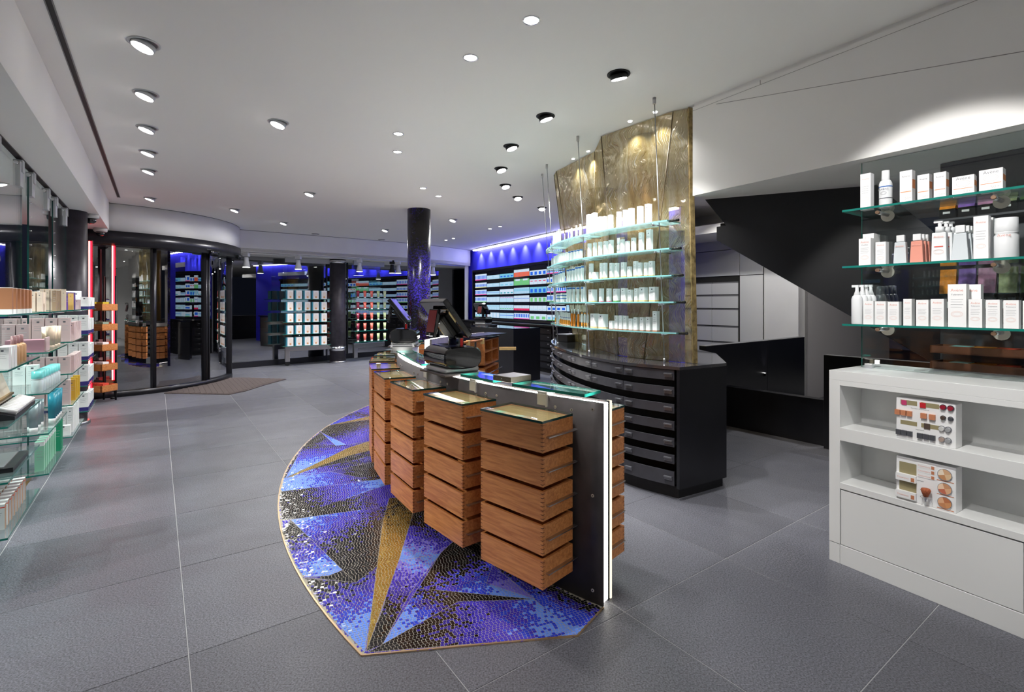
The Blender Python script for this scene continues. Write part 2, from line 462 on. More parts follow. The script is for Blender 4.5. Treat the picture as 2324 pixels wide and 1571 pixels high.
for (ta, tb, za, zb, nm) in ((t0, t1, 0.05, zl, 'door'), (t0, t1, zl, wz(1681, 565), 'top_panel'), (t1, tend, zl, wz(1681, 565), 'top_panel'), (t0, tend, wz(1681, 565), 2.9, 'top_panel')):
    b_ = MB(); front(b_, ta + 0.006, tb - 0.006, za + 0.006, zb - 0.006, 0.035); sub(b_.build(nm, M_lacq), cab)
rows = [wz(1640, y) for y in (640, 669.5, 700.5, 739.5, 775.5)] + [0.45, 0.06]
tc = [t1 + 0.03] + [t2 + 0.0] + [t2 + (t2 - t1)] + [t2 + 2 * (t2 - t1)]
for r_ in range(6):
    for c_ in range(3):
        b_ = MB(); front(b_, tc[c_] + 0.006, tc[c_ + 1] - 0.006, rows[r_ + 1] + 0.008, rows[r_] - 0.028, 0.035)
        d_ = sub(b_.build('drawer', M_lacq), cab)
        g_ = MB(); front(g_, tc[c_] + 0.006, tc[c_ + 1] - 0.006, rows[r_] - 0.028, rows[r_] - 0.004, 0.022)
        go = g_.build('grip_rail', M_grey); go.parent = d_
# lowered white ceiling strip over the cabinets
struct(MB().prism([WW + D1 * 0.2 - D2 * 1.1, WW + D1 * 4.5 - D2 * 1.1, WW + D1 * 4.5, WW + D1 * 0.2], 2.70, 2.84).build('ceiling_soffit_back', M_ceil))
# ================================================================== curved entrance drum with sliding glass doors
DC = Vector((-7.93, 9.87, 0))
struct(MB().arc(DC, 2.16, 2.22, -64, 31, 2.745, CEIL, 48).build('wall_drum', M_white))
struct(MB().arc(DC, 2.20, 2.223, -64, 31, CEIL - 0.009, CEIL, 48).build('shadow_line_drum', M_grey))  # dark line painting in the shade where the drum meets the ceiling
M_band = mat('anthracite_band', S(40, 40, 46), 0.3, metal=0.4)
dr = thing('curved_sliding_door', 'curved glass sliding entrance door with dark frame and header band', 'door', (DC.x + 2.06, DC.y, 0))
def subD(o): return sub(o, dr)
subD(MB().arc(DC, 2.10, 2.245, -64, 31, 2.51, 2.745, 48).build('header_band', M_band))
subD(MB().arc(DC, 1.2, 2.10, -64, 31, 2.52, 2.56, 40).build('header_soffit', mat('dark_soffit', S(40, 36, 36), 0.5)))
subD(MB().arc(DC, 2.02, 2.13, -66, 17, 0.0, 0.09, 40).build('threshold', M_band))
for a0, a1 in ((-66, -35.6), (-35.4, -8.4), (-8.2, 16.6)):
    g = MB(); n = 22
    for k in range(n):
        ta, tb_ = lerp(a0, a1, k / n), lerp(a0, a1, (k + 1) / n)
        A, B = pol(2.06, ta, 0.09, DC), pol(2.06, tb_, 0.09, DC)
        b = len(g.v); g.v += [tuple(A), tuple(B), (B.x, B.y, 2.52), (A.x, A.y, 2.52)]; g.face([b, b + 1, b + 2, b + 3], 0, True)
    subD(g.build('glass_leaf', M_store))
for a, w in ((-35.5, 1.5), (-9.3, 0.9), (-7.6, 0.9), (16.8, 1.2)):
    subD(MB().arc(DC, 2.02, 2.12, a - w / 2, a + w / 2, 0.0, 2.52, 2).build('frame_post', M_band))
for a in (-9.2, 14.0):
    subD(MB().arc(DC, 2.24, 2.30, a - 2.6, a + 2.6, 2.50, 2.56, 4).build('motion_sensor', M_gloss))
# coir mat inside the doors
mt = [FL(372, 893.5), FL(520, 896.5), FL(556, 889), FL(600, 875), FL(650, 861.5), FL(560, 858.5), FL(512, 859.5), FL(462, 875), FL(400, 887)]
mato = MB().prism(mt, 0.0, 0.012).build('entrance_mat', mat('mat_brown', S(86, 76, 74), 0.95, noise=(60, 0.5)))
tag(mato, 'brown ribbed entrance mat on the floor inside the curved door', 'mat')
rb = MB(); cm = sum(mt, Vector()) / len(mt)
def inpoly(p, poly):
    c = False; n = len(poly)
    for i in range(n):
        a, b = poly[i], poly[(i + 1) % n]
        if (a[1] > p[1]) != (b[1] > p[1]) and p[0] < (b[0] - a[0]) * (p[1] - a[1]) / (b[1] - a[1]) + a[0]: c = not c
    return c
for iu in range(-70, 71):
    for iv in range(-30, 31):
        q = cm + D1 * (iu * 0.03) + D2 * (iv * 0.08)
        if inpoly(q, mt) and inpoly(q + D2 * 0.08, mt):
            rb.prism([q, q + D1 * 0.016, q + D1 * 0.016 + D2 * 0.076, q + D2 * 0.076], 0.012, 0.019)
ro = rb.build('rib', mat('mat_rib', S(104, 94, 92), 0.95), mato); ro['kind'] = 'stuff'

# ================================================================== white fascia and the shop front glazing
FA = [Vector((-6.06, 11.0, 0)), Vector((-5.33, 11.53, 0)), Vector((-4.1, 12.45, 0)), Vector((-2.82, 13.46, 0)), Vector((-1.98, 14.3, 0)), Vector((-1.28, 15.3, 0))]
GL = [Vector((-6.86, 11.70, 0)), Vector((-5.085, 13.61, 0)), Vector((-4.70, 14.16, 0)), Vector((-3.2, 15.55, 0)), Vector((-1.50, 16.5, 0))]
fa = MB()
for a, b in zip(FA[:-1], FA[1:]):
    n = Vector((-(b - a).y, (b - a).x, 0)).normalized()
    fa.prism([a, b, b + n * 0.08, a + n * 0.08], 2.72, CEIL)
struct(fa.build('wall_fascia', M_white))
fg = MB()
for a, b in zip(FA[:-1], FA[1:]):
    n = Vector((-(b - a).y, (b - a).x, 0)).normalized(); fg.prism([a - n * 0.003, b - n * 0.003, b, a], CEIL - 0.010, CEIL)
struct(fg.build('shadow_line_fascia', M_grey))  # thin grey strip painting in the shadow line along the fascia head
poly = FA + GL[::-1]
struct(MB().prism(poly, 2.725, 2.80).build('ceiling_soffit_front', M_ceil))
tk = MB()
for a, b in zip(FA[:-1], FA[1:]):
    n = Vector((-(b - a).y, (b - a).x, 0)).normalized()
    tk.prism([a + n * 0.10, b + n * 0.10, b + n * 0.14, a + n * 0.14], 2.685, 2.725)
struct(tk.build('trim_5', M_alu))
for k, (a, b) in enumerate(zip(GL[:-1], GL[1:])):
    n = Vector((-(b - a).y, (b - a).x, 0)).normalized()
    w = MB().prism([a, b, b + n * 0.012, a + n * 0.012], 0.14, 2.725).build('window_%d' % (k + 2), M_store); struct(w)
    MB().prism([a - n * 0.03, b - n * 0.03, b + n * 0.06, a + n * 0.06], 0, 0.14).build('window_sill', M_band, w)
    MB().prism([a - n * 0.02, a - n * 0.02 + (b - a).normalized() * 0.03, a + n * 0.03 + (b - a).normalized() * 0.03, a + n * 0.03], 0.14, 2.725).build('window_frame', M_band, w)
# white window frame next to the blue wall
wfr = MB().obox((-1.40, 15.55), (1, 0, 0), (0, 1, 0), 0.05, 0.3, 0, 2.72); struct(wfr.build('trim_6', M_white))
# pavement and dark house front outside
struct(MB().prism([(-40, -12), (14, -12), (14, 44), (-40, 44)], -0.14, -0.09).build('pavement', mat('night_paving', S(52, 52, 58), 0.55, noise=(4, 0.4))))
struct(MB().prism([UV(-12, -14), UV(40, -14), UV(40, -15), UV(-12, -15)], 0, 9).build('wall_street', mat('night_facade', S(20, 20, 26), 0.8)))
struct(MB().prism([(-30, 32), (12, 32), (12, 33), (-30, 33)], 0, 9).build('wall_street_far', MATS['night_facade']))
# vestibule floor
struct(MB().lathe([(2.03, -0.06), (2.03, -0.002)], 48, (DC.x, DC.y, 0)).build('floor_vestibule', mat('vestibule_stone', S(92, 94, 104), 0.35, noise=(30, 0.3))))

# ================================================================== round columns
def column(name, c, r, z1, m, label, rings=(), base=None, z0c=0.0):
    t = thing(name, label, 'column', (c[0], c[1], 0))
    MB().lathe([(r, z0c), (r, z1)], 40).build('shaft', m, t)
    for z0, zz in rings:
        MB().lathe([(r + 0.008, z0), (r + 0.008, zz)], 40).build('collar', M_chrome, t)
    if base:
        MB().lathe([(r + base[0], 0), (r + base[0], base[1]), (r + base[0] - 0.012, base[1] + 0.006)], 40).build('base_ring', M_steel, t)
    return t
M_colm = mat('column_anthracite', S(62, 58, 66), 0.42, metal=0.3, noise=(9, 0.35))
column('column', (-4.62, 13.2), 0.206, 2.725, M_colm, 'dark grey round column with steel collars by the shop front', ((2.62, 2.70), (0.32, 0.43)), (0.012, 0.04))
column('column', (-5.706, 6.40), 0.190, 2.745, M_colm, 'dark round column beside the left glass shelf stands', (), (0.03, 0.03))
def mosaic_mat():
    m = bpy.data.materials.new('column_mosaic'); m.use_nodes = True
    nt = m.node_tree; b = nt.nodes['Principled BSDF']; L = nt.links.new
    g = nt.nodes.new('ShaderNodeNewGeometry')
    v = nt.nodes.new('ShaderNodeTexVoronoi'); v.inputs['Scale'].default_value = 62
    n = nt.nodes.new('ShaderNodeTexNoise'); n.inputs['Scale'].default_value = 1.7; n.inputs['Detail'].default_value = 0
    L(g.outputs['Position'], v.inputs['Vector']); L(g.outputs['Position'], n.inputs['Vector'])
    sx = nt.nodes.new('ShaderNodeSeparateColor'); L(v.outputs['Color'], sx.inputs[0])
    ad = nt.nodes.new('ShaderNodeMath'); ad.operation = 'MULTIPLY_ADD'; ad.inputs[1].default_value = 0.34; L(sx.outputs[0], ad.inputs[0]); L(n.outputs['Fac'], ad.inputs[2])
    r = nt.nodes.new('ShaderNodeValToRGB'); r.color_ramp.interpolation = 'CONSTANT'; e = r.color_ramp.elements
    e[0].position = 0; e[0].color = (*S(14, 12, 16), 1)
    e[1].position = 0.58; e[1].color = (*S(30, 24, 70), 1)
    for p, c in ((0.70, S(44, 30, 130)), (0.80, S(60, 46, 170)), (0.87, S(26, 22, 40)), (0.93, S(120, 104, 60))):
        x = e.new(p); x.color = (*c, 1)
    L(ad.outputs[0], r.inputs[0]); L(r.outputs[0], b.inputs['Base Color'])
    b.inputs['Roughness'].default_value = 0.22
    bp = nt.nodes.new('ShaderNodeBump'); bp.inputs['Strength'].default_value = 0.8; bp.inputs['Distance'].default_value = 0.004
    L(sx.outputs[1], bp.inputs['Height']); L(bp.outputs[0], b.inputs['Normal'])
    return m
column('mosaic_column', (-1.627, 8.71), 0.2, CEIL, mosaic_mat(), 'round column clad in black and violet-blue mosaic reaching the ceiling')

# ================================================================== glass display stands at the shop front
def ramp_dir(a, b):
    d = (b - a); d.z = 0; L_ = d.length; d = d / L_; n = Vector((d.y, -d.x, 0))
    if n.y > 0: n = -n
    return d, n, L_
M_pack = mat('pack_white', S(240, 240, 240), 0.45); M_teal = mat('pack_teal', S(52, 138, 160), 0.5); M_bisc = mat('pack_biscuit', S(216, 160, 110), 0.6)
def stand(name, a, b, zs, label, wheel):
    d, n, L_ = ramp_dir(a, b)
    t = thing(name, label, 'display stand', (a.x, a.y, 0), math.atan2(d.y, d.x))
    # local x along the stand, local -y towards the room
    MB().box(0.0, L_, -0.005, 0.005, 0.40, 2.66).build('glass_panel', M_glass, t)
    MB().box(0.05, L_ + 0.12, -0.03, 0.03, 2.60, 2.72).build('top_clamp', M_alu, t, bevel=0.004)
    MB().box(0.05, L_ + 0.12, -0.04, 0.04, 0.36, 0.48).build('lower_beam', M_steel, t, bevel=0.004)
    MB().box(0.05, 0.16, -0.04, 0.04, 0.10, 0.40).build('leg', M_steel, t, bevel=0.004)
    if wheel:
        w = MB(); w.tube([(0.105, -0.022, 0.055), (0.105, 0.022, 0.055)], 0.055, 16); w.build('castor', M_blackm, t)
    for i in range(4):
        MB().tube([(L_ + 0.02 + 0.05 * (i % 2), -0.05, 0.39 + 0.06 * (i // 2)), (L_ + 0.02 + 0.05 * (i % 2), -0.038, 0.39 + 0.06 * (i // 2))], 0.012, 8).build('bolt', M_chrome, t)
    for z in zs:
        s_ = MB(); s_.box(-0.06, L_ + 0.06, -0.25, -0.01, z - 0.010, z)
        so_ = s_.build('shelf', [M_shelfg], t)
        MB().box(-0.06, L_ + 0.06, -0.252, -0.25, z - 0.010, z).build('shelf_edge', M_edge, so_)
    return t, d, n, L_
zsA = [1.675, 1.386, 1.097, 0.80, 0.507]
stA, dA, nA, LA = stand('glass_display_stand', Vector((-5.72, 12.42, 0)), Vector((-4.90, 13.06, 0)), zsA, 'glass display stand of white packs left of the dark column', True)
zsB = [1.709, 1.403, 1.11, 0.829, 0.536]
stB, dB, nB, LB = stand('glass_display_stand', Vector((-4.30, 13.35, 0)), Vector((-3.72, 14.05, 0)), zsB, 'glass display stand of coloured tubes right of the dark column', False)
shelfname = ['top', 'second', 'third', 'fourth', 'bottom']
w, dd, hh = 0.165, 0.14, 0.212
pk = MB().box(-w / 2, w / 2, -dd / 2, dd / 2, 0, hh, 1)
pk.box(-w / 2 + 0.03, w / 2 + 0.001, -dd / 2 - 0.001, dd / 2, 0.0, hh + 0.001, 0)
pk.add([(0.02 + 0.05 * math.cos(k * PI / 8), -dd / 2 - 0.002, 0.10 + 0.085 * math.sin(k * PI / 8)) for k in range(16)], [tuple(range(16))], 2)
pk.add([(0.015 + 0.024 * math.cos(k * PI / 5), -dd / 2 - 0.003, 0.05 + 0.024 * math.sin(k * PI / 5)) for k in range(10)], [tuple(range(10))], 3)
pk_me = pk.mesh('pack')
for m_ in (M_pack, M_teal, mat('pack_cream', S(236, 226, 216), 0.5), M_bisc): pk_me.materials.append(m_)
for r_, z in enumerate(zsA):
    for k in range(5):
        q = stA.location + dA * (0.11 + k * (LA - 0.14) / 4.4) + nA * 0.15
        o = put('teal_pack', pk_me, None, (q.x, q.y, z), math.atan2(dA.y, dA.x))
        tag(o, '%s white and teal food pack from the left, %s shelf of the window stand' % (ORD[k], shelfname[r_]), 'pack', 'packs on the window stand')
tubec = [('dark red', S(150, 40, 62)), ('coral', S(238, 110, 92)), ('coral', S(244, 120, 100)), ('pale green', S(196, 214, 150)), ('pale green', S(206, 220, 164))]
for k, (nm, c) in enumerate(tubec):
    m_ = mat('tube_%d' % k, c, 0.35)
    tb_ = MB(); n = 12
    ra = [(0.032 * math.cos(2 * PI * i / n), 0.022 * math.sin(2 * PI * i / n), 0.03) for i in range(n)]
    rb_ = [(0.050 * math.cos(2 * PI * i / n), 0.004 * math.sin(2 * PI * i / n), 0.20) for i in range(n)]
    tb_.loft(ra, rb_, 0, True)
    me_b = tb_.mesh('body'); me_b.materials.append(m_)
    me_c = MB().lathe([(0.027, 0), (0.030, 0.032)], 12).mesh('cap'); me_c.materials.append(M_pack)
    for r_, z in enumerate(zsB):
        q = stB.location + dB * (0.10 + k * (LB - 0.05) / 4.0) + nB * 0.14
        t = thing('tube', '%s squeeze tube, %s from the left on the %s shelf of the tube stand' % (nm, ORD[k], shelfname[r_]), 'tube', (q.x, q.y, z), math.atan2(dB.y, dB.x), 'tubes on the window stand')
        put('body', me_b, t); put('cap', me_c, t)
# spotlights under the front soffit
M_lampbody = mat('lamp_body_white', S(220, 222, 228), 0.4)
sp_px = ((559, 'leftmost white track spotlight under the front soffit', 0), (677, 'white track spotlight above the pack stand', 0), (816, 'white track spotlight above the tube stand', 0), (890, 'black track spotlight left of the mosaic column', 1), (904, 'white track spotlight touching the mosaic column on its left', 0), (983, 'white track spotlight right of the mosaic column', 0))
for px, lb, dk in sp_px:
    k = (px - CXP) / FPX
    for a, b in zip(FA[:-1], FA[1:]):
        t_ = (k * a.y - a.x) / ((b - a).x - k * (b - a).y)
        if 0 <= t_ <= 1:
            q = a + (b - a) * t_; break
    q = q * 1.012
    t = thing('track_spotlight', lb, 'spotlight', (q.x, q.y, 2.72), 0, 'track spotlights')
    mb_ = M_blackm if dk else M_lampbody
    MB().box(-0.06, 0.06, -0.05, 0.05, -0.10, -0.005).build('driver_box', mb_, t)
    MB().lathe([(0.045, -0.12), (0.05, -0.20), (0.085, -0.34), (0.078, -0.34)][::-1], 20).build('lamp_head', mb_, t)
    MB().lathe([(0.07, -0.346), (0.07, -0.342)], 20).build('lens', M_lampw, t)
    spot('track_lamp', (q.x, q.y, 2.36), (q.x - 0.2, q.y - 0.5, 0.3), 75, 100, 0.7)

# ================================================================== blue media wall
W0, W1 = Vector((-1.294, 15.466, 0)), Vector((0.856, 11.795, 0))
wdir = (W1 - W0).normalized(); wnor = Vector((-wdir.y, wdir.x, 0))
if wnor.y > 0: wnor = -wnor
WE = W0 + wdir * 8.2
M_blue = mat('cobalt_paint', S(54, 52, 226), 0.5)
struct(MB().prism([W0 - wdir * 0.15, WE, WE - wnor * 0.1, W0 - wdir * 0.15 - wnor * 0.1], 0, CEIL).build('wall_blue', M_blue))
def wt(px):
    k = (px - CXP) / FPX
    return (k * W0.y - W0.x) / (wdir.x - k * wdir.y)
cv = thing('cove_light', 'glowing white cove light along the top of the blue wall', 'light', (W0.x, W0.y, 0))
a, b = W0 + wdir * 0.45, WE
sub(MB().prism([a + wnor * 0.05, b + wnor * 0.05, b + wnor * 0.13, a + wnor * 0.13], 3.145, 3.175).build('diffuser', M_cove), cv)
sub(MB().prism([a + wnor * 0.03, b + wnor * 0.03, b + wnor * 0.15, a + wnor * 0.15], 3.175, 3.199).build('housing', M_white), cv)
for k in range(9):
    q = W0 + wdir * (0.75 + k * 0.62) + wnor * 0.10
    spot('cove_spot', (q.x, q.y, 3.135), (q.x - wnor.x * 0.09, q.y - wnor.y * 0.09, 2.75), 60, 84, 1.0, (0.8, 0.9, 1.0), 0.03)
# display frame and screens
tA, tB = wt(1083), wt(1246.5)
pitch = (tB - tA) / 5
fr = thing('media_wall', 'dark framed wall of screens on the blue wall', 'media wall', (W0.x, W0.y, 0))
e0, e1 = W0 + wdir * (tA - 0.06), W0 + wdir * (tA + pitch * 8 + 0.06)
sub(MB().prism([e0, e1, e1 + wnor * 0.05, e0 + wnor * 0.05], 1.14, 2.50).build('back_panel', mat('screen_black', S(12, 14, 40), 0.2)), fr)
for za, zb in ((2.50, 2.56), (1.09, 1.14)):
    sub(MB().prism([e0, e1, e1 + wnor * 0.12, e0 + wnor * 0.12], za, zb).build('frame_rail', M_black), fr)
sub(MB().prism([e0 - wdir * 0.04, e0, e0 + wnor * 0.12, e0 - wdir * 0.04 + wnor * 0.12], 1.09, 2.56).build('frame_side', M_black), fr)
SE = {}
def scol(c):
    k = tuple(round(x, 3) for x in c)
    if k not in SE: SE[k] = emitter('screen_%d' % len(SE), c, 0.62)
    return SE[k]
cW, cP, cC, cB, cN = (0.70, 0.84, 1.0), (0.50, 0.76, 0.97), (0.22, 0.62, 0.85), (0.03, 0.16, 0.85), (0.004, 0.008, 0.06)
cM, cG, cO, cR, cY, cT = (0.85, 0.08, 0.45), (0.2, 0.62, 0.25), (0.9, 0.16, 0.08), (0.8, 0.02, 0.12), (0.85, 0.85, 0.4), (0.05, 0.4, 0.5)
# (background, motif colour, motif count, motif z-range, base band colour, split count, height)
cells = [
    [(cW, cB, 9, (.2, .75), cM, 1, .95), (cP, cW, 2, (.55, .7), None, 2, .60), (cC, cB, 4, (.25, .55), None, 1, .62), (cW, cO, 1, (0, .62), None, 12, 1.0), (cW, cB, 4, (.1, .75), None, 4, .66)],
    [(cW, cB, 10, (.2, .7), cY, 1, .82), (cP, cW, 2, (.55, .7), None, 2, .58), (cP, cC, 3, (.2, .5), None, 1, .64), (cG, cW, 2, (.72, 1), None, 2, .92), (cW, cR, 4, (.55, .7), None, 4, .74)],
    [(cW, cB, 9, (.25, .8), cM, 1, .90), (cP, cB, 1, (.6, .7), None, 1, .55), (cW, cT, 4, (.15, .4), None, 1, .78), (cP, cC, 14, (.4, .8), None, 14, .90), (cC, cB, 4, (.1, .7), None, 4, .88)],
    [(cW, cB, 9, (.3, .85), cG, 1, .95), (cP, cW, 10, (.1, .9), None, 10, .88), (cP, cM, 6, (.8, .9), None, 2, .86), (cW, cB, 12, (.5, .6), None, 12, .98), (cW, cG, 4, (.05, .9), None, 4, .68)],
    [(cW, cB, 4, (.2, .7), None, 4, .68), (cP, cC, 5, (.7, .8), None, 5, .85), (cP, cG, 6, (.2, .35), None, 6, .86), (cW, cR, 1, (0, .4), None, 10, .80), (cW, cP, 4, (.2, .4), None, 4, .76)],
    [(cW, cC, 4, (.2, .6), cG, 4, .75), (cP, cW, 4, (.05, .95), None, 4, .82), (cP, cB, 1, (.5, .6), None, 2, .80), (cW, cB, 9, (.3, .85), cM, 1, .85), (cW, cG, 3, (.1, .6), None, 3, .80)]]
rowz = [(2.25, 2.47), (2.03, 2.24), (1.815, 2.015), (1.60, 1.80), (1.385, 1.58), (1.165, 1.375)]
for c_ in range(8):
    s0, s1 = tA + pitch * c_ + 0.008, tA + pitch * (c_ + 1) - 0.008
    a, b = W0 + wdir * s0 + wnor * 0.05, W0 + wdir * s1 + wnor * 0.05
    scr = sub(MB().prism([a, b, b + wnor * 0.02, a + wnor * 0.02], 1.15, 2.495).build('screen', MATS['screen_black']), fr)
    mats_, pm = [], MB()
    def mi_(c):
        m = scol(c)
        if m not in mats_: mats_.append(m)
        return mats_.index(m)
    def q_(x0, x1, z0, z1, c, off):
        p = W0 + wdir * lerp(s0, s1, x0) + wnor * (0.0705 + off); r = W0 + wdir * lerp(s0, s1, x1) + wnor * (0.0705 + off)
        pm.quad((p.x, p.y, z0), (r.x, r.y, z0), (r.x, r.y, z1), (p.x, p.y, z1), mi_(c))
    for r_ in range(6):
        bg, mc, mn, (m0, m1), band, spn, hf = cells[r_][c_ % 5]
        z0, z1 = rowz[r_]; z1 = z0 + (z1 - z0) * hf * 0.84
        q_(0, 1, z0, z1, bg, 0)
        for k in range(mn):
            f0, f1 = (k + 0.2) / mn, (k + 0.8) / mn
            if mn == 1: f0, f1 = 0, 1
            q_(f0, f1, lerp(z0, z1, m0), lerp(z0, z1, m1), mc, 0.0005)
        if band: q_(0, 1, z0, lerp(z0, z1, 0.14), band, 0.001)
        for k in range(1, spn):
            q_(k / spn - 0.004, k / spn + 0.004, z0, z1, (0.2, 0.35, 0.55), 0.0015)
    po = pm.build('picture', mats_)
    po.parent = scr
# black drawer run below the screens
bc = thing('back_counter', 'black drawer counter running below the media wall', 'counter', (W0.x, W0.y, 0))
e0, e1 = W0 + wdir * 0.1, W0 + wdir * 7.5
sub(MB().prism([e0 + wnor * 0.02, e1 + wnor * 0.02, e1 + wnor * 0.42, e0 + wnor * 0.42], 1.04, 1.075).build('worktop', M_black), bc)
sub(MB().prism([e0 + wnor * 0.02, e1 + wnor * 0.02, e1 + wnor * 0.34, e0 + wnor * 0.34], 0, 1.04).build('carcass', M_blackm), bc)
for c_ in range(9):
    for r_ in range(6):
        a, b = e0 + wdir * (0.03 + c_ * 0.8), e0 + wdir * (0.80 + c_ * 0.8)
        z0 = 0.10 + r_ * 0.155
        d_ = sub(MB().prism([a + wnor * 0.34, b + wnor * 0.34, b + wnor * 0.36, a + wnor * 0.36], z0, z0 + 0.12).build('drawer', M_black), bc)
        for s_ in (0.14, 0.86):
            m0 = lerp(a, b, s_)
            g = MB().prism([m0 - wdir * 0.03 + wnor * 0.36, m0 + wdir * 0.03 + wnor * 0.36, m0 + wdir * 0.03 + wnor * 0.375, m0 - wdir * 0.03 + wnor * 0.375], z0 + 0.075, z0 + 0.09).build('pull', M_grey)
            g.parent = d_
# black service counter in front of it
K0, K1, K2 = P(1165.4, 746.2, 1.065), P(1226, 743.7, 1.065), P(1078, 739.8, 1.065)
for k in (K0, K1, K2): k.z = 0
e1_, e2_ = (K1 - K0).normalized(), (K2 - K0).normalized()
kb = thing('service_counter', 'black box-shaped service counter with reflective top in front of the screens', 'counter', K0)
K2 = K0 + e2_ * 1.7; K3 = K1 + e2_ * 1.7
sub(MB().prism([K0, K1, K3, K2], 0.0, 1.045).build('body', M_black), kb)
sub(MB().prism([K0, K1, K3, K2], 1.045, 1.065).build('glass_top', mat('black_glass_top', S(20, 22, 40), 0.04, spec=0.9)), kb)
# ================================================================== glass mosaic inlaid in the floor
RM = CR + 1.01
tipA = -135.3
outl = [pol(CR, a) for a in [-128.8 - k * 2.0 for k in range(36)]]
outl += [pol(RM, a) for a in [-128.8 - 70 + k * 2.0 for k in range(32)]] + [pol(RM, tipA), Vector((0.305, 2.319, 0)), Vector((0.466, 2.535, 0))]
M_mgrout = mat('mosaic_grout', S(178, 172, 156), 0.6)
mo = MB().prism(outl, 0.0, 0.0050).build('floor_mosaic', M_mgrout)
tag(mo, 'blue, black and gold glass mosaic inlaid in the floor along the counter', 'mosaic')
ed = MB()
ep = [pol(RM, a) for a in [-128.8 - 70 + k * 2.0 for k in range(32)]] + [pol(RM, tipA), Vector((0.305, 2.319, 0)), Vector((0.466, 2.535, 0))]
for a, b in zip(ep[:-1], ep[1:]):
    d = (b - a).normalized(); n = Vector((-d.y, d.x, 0))
    ed.prism([a - n * 0.004, b - n * 0.004, b + n * 0.004, a + n * 0.004], 0.0, 0.0065)
ed.build('brass_edge', mat('pale_brass', S(206, 176, 140), 0.35, metal=0.8), mo)
def gmat(n, c, met=0.0, r=0.13):
    m = mat(n, c, r, metal=met, spec=0.6); return m
PAL = {'K': gmat('tessera_black', S(17, 16, 19)), 'V': gmat('tessera_violet', S(50, 40, 150)), 'W': gmat('tessera_indigo', S(66, 52, 190)), 'B': gmat('tessera_cobalt', S(48, 70, 214)), 'L': gmat('tessera_light_blue', S(112, 156, 252)), 'P': gmat('tessera_lilac', S(126, 116, 228)), 'G': gmat('tessera_gold', S(198, 164, 76), 0.7, 0.2), 'D': gmat('tessera_dark_gold', S(140, 112, 52), 0.6, 0.25)}
PK = list(PAL)
# regions in photo pixels on the floor: polygon, gradient start, gradient end, colour sequence
REG = [
    ([(828, 1484), (733, 1385), (690, 1315), (808, 1325), (858, 1283)], (720, 1325), (822, 1465), 'KVWBLL'),
    ([(690, 1313), (777, 1295), (808, 1325)], (690, 1313), (800, 1310), 'VKK'),
    ([(690, 1313), (777, 1297), (747, 1309)], (690, 1310), (777, 1300), 'LL'),
    ([(660, 1182), (778, 1297), (690, 1314), (672, 1287), (640, 1210)], (642, 1200), (772, 1293), 'KKVWBL'),
    ([(660, 1182), (878, 1150), (868, 1190), (857, 1285), (808, 1325), (778, 1297)], (662, 1186), (850, 1230), 'LBWVKK'),
    ([(633, 1118), (874, 1088), (884, 1102), (640, 1184)], (640, 1150), (872, 1096), 'KKVWBL'),
    ([(640, 1184), (884, 1100), (915, 1130), (882, 1150), (662, 1181)], (650, 1182), (905, 1125), 'KKKVW'),
    ([(643, 1087), (633, 1118), (874, 1088), (862, 1078), (745, 1070)], (640, 1104), (860, 1080), 'LLBWVK'),
    ([(745, 1071), (846, 1040), (866, 1080), (820, 1086)], (750, 1071), (860, 1066), 'VKK'),
    ([(648, 1090), (700, 1068), (846, 1036), (846, 1050), (745, 1072)], (660, 1086), (846, 1040), 'LWVKV'),
    ([(648, 1086), (690, 1012), (775, 1008), (846, 1000), (790, 1020)], (700, 1012), (730, 1052), 'KVWBL'),
    ([(648, 1088), (790, 1018), (846, 1000), (846, 1022), (790, 1036), (700, 1069)], (650, 1088), (846, 1005), 'GGGG'),
    ([(690, 1012), (728, 982), (784, 1010)], (705, 1000), (780, 1008), 'KVW'),
    ([(728, 982), (786, 1011), (762, 1013)], (728, 982), (780, 1010), 'BL'),
    ([(728, 982), (740, 968), (846, 950), (846, 1002), (786, 1011)], (740, 975), (840, 990), 'KKVW'),
    ([(740, 968), (800, 938), (846, 925), (846, 946)], (750, 965), (840, 930), 'BWKW'),
    ([(745, 967), (846, 944), (846, 952)], (745, 967), (846, 948), 'GG'),
    ([(831, 1482), (864, 1397), (905, 1275), (1001, 1257), (930, 1350), (868, 1466)], (850, 1450), (998, 1260), 'KKVWPL'),
    ([(905, 1275), (937, 1165), (1000, 1150), (1065, 1200), (1005, 1255), (998, 1259)], (908, 1270), (1010, 1190), 'LPWVK'),
    ([(868, 1466), (1001, 1257), (1060, 1203), (1120, 1285), (1213, 1363), (948, 1338)], (1010, 1262), (1195, 1362), 'KKWBLL'),
    ([(868, 1466), (1000, 1259), (948, 1338), (922, 1385)], (880, 1450), (998, 1265), 'LBWP'),
    ([(948, 1338), (1212, 1363), (1040, 1368), (868, 1466)], (1060, 1352), (885, 1448), 'KKVBLL'),
    ([(868, 1466), (1040, 1368), (1212, 1363), (1312, 1446), (835, 1484)], (900, 1460), (1290, 1436), 'KKVWWBL'),
    ([(1120, 1285), (1255, 1335), (1372, 1382), (1312, 1446), (1212, 1363)], (1350, 1372), (1290, 1432), 'KVBBL'),
    ([(1118, 1285), (1215, 1363), (1104, 1327)], (1110, 1300), (1205, 1360), 'WPP'),
    ([(831, 1483), (869, 1185), (884, 1132), (948, 1130), (936, 1172), (905, 1275)], (850, 1400), (915, 1118), 'GGGGGDK'),
]
RG = []
for poly, a, b, seq in REG:
    fp = [FL(*q) for q in poly]; fa_, fb_ = FL(*a), FL(*b)
    xs, ys = [p.x for p in fp], [p.y for p in fp]
    RG.append((fp, fa_, fb_ - fa_, (fb_ - fa_).length_squared, seq, min(xs), max(xs), min(ys), max(ys)))
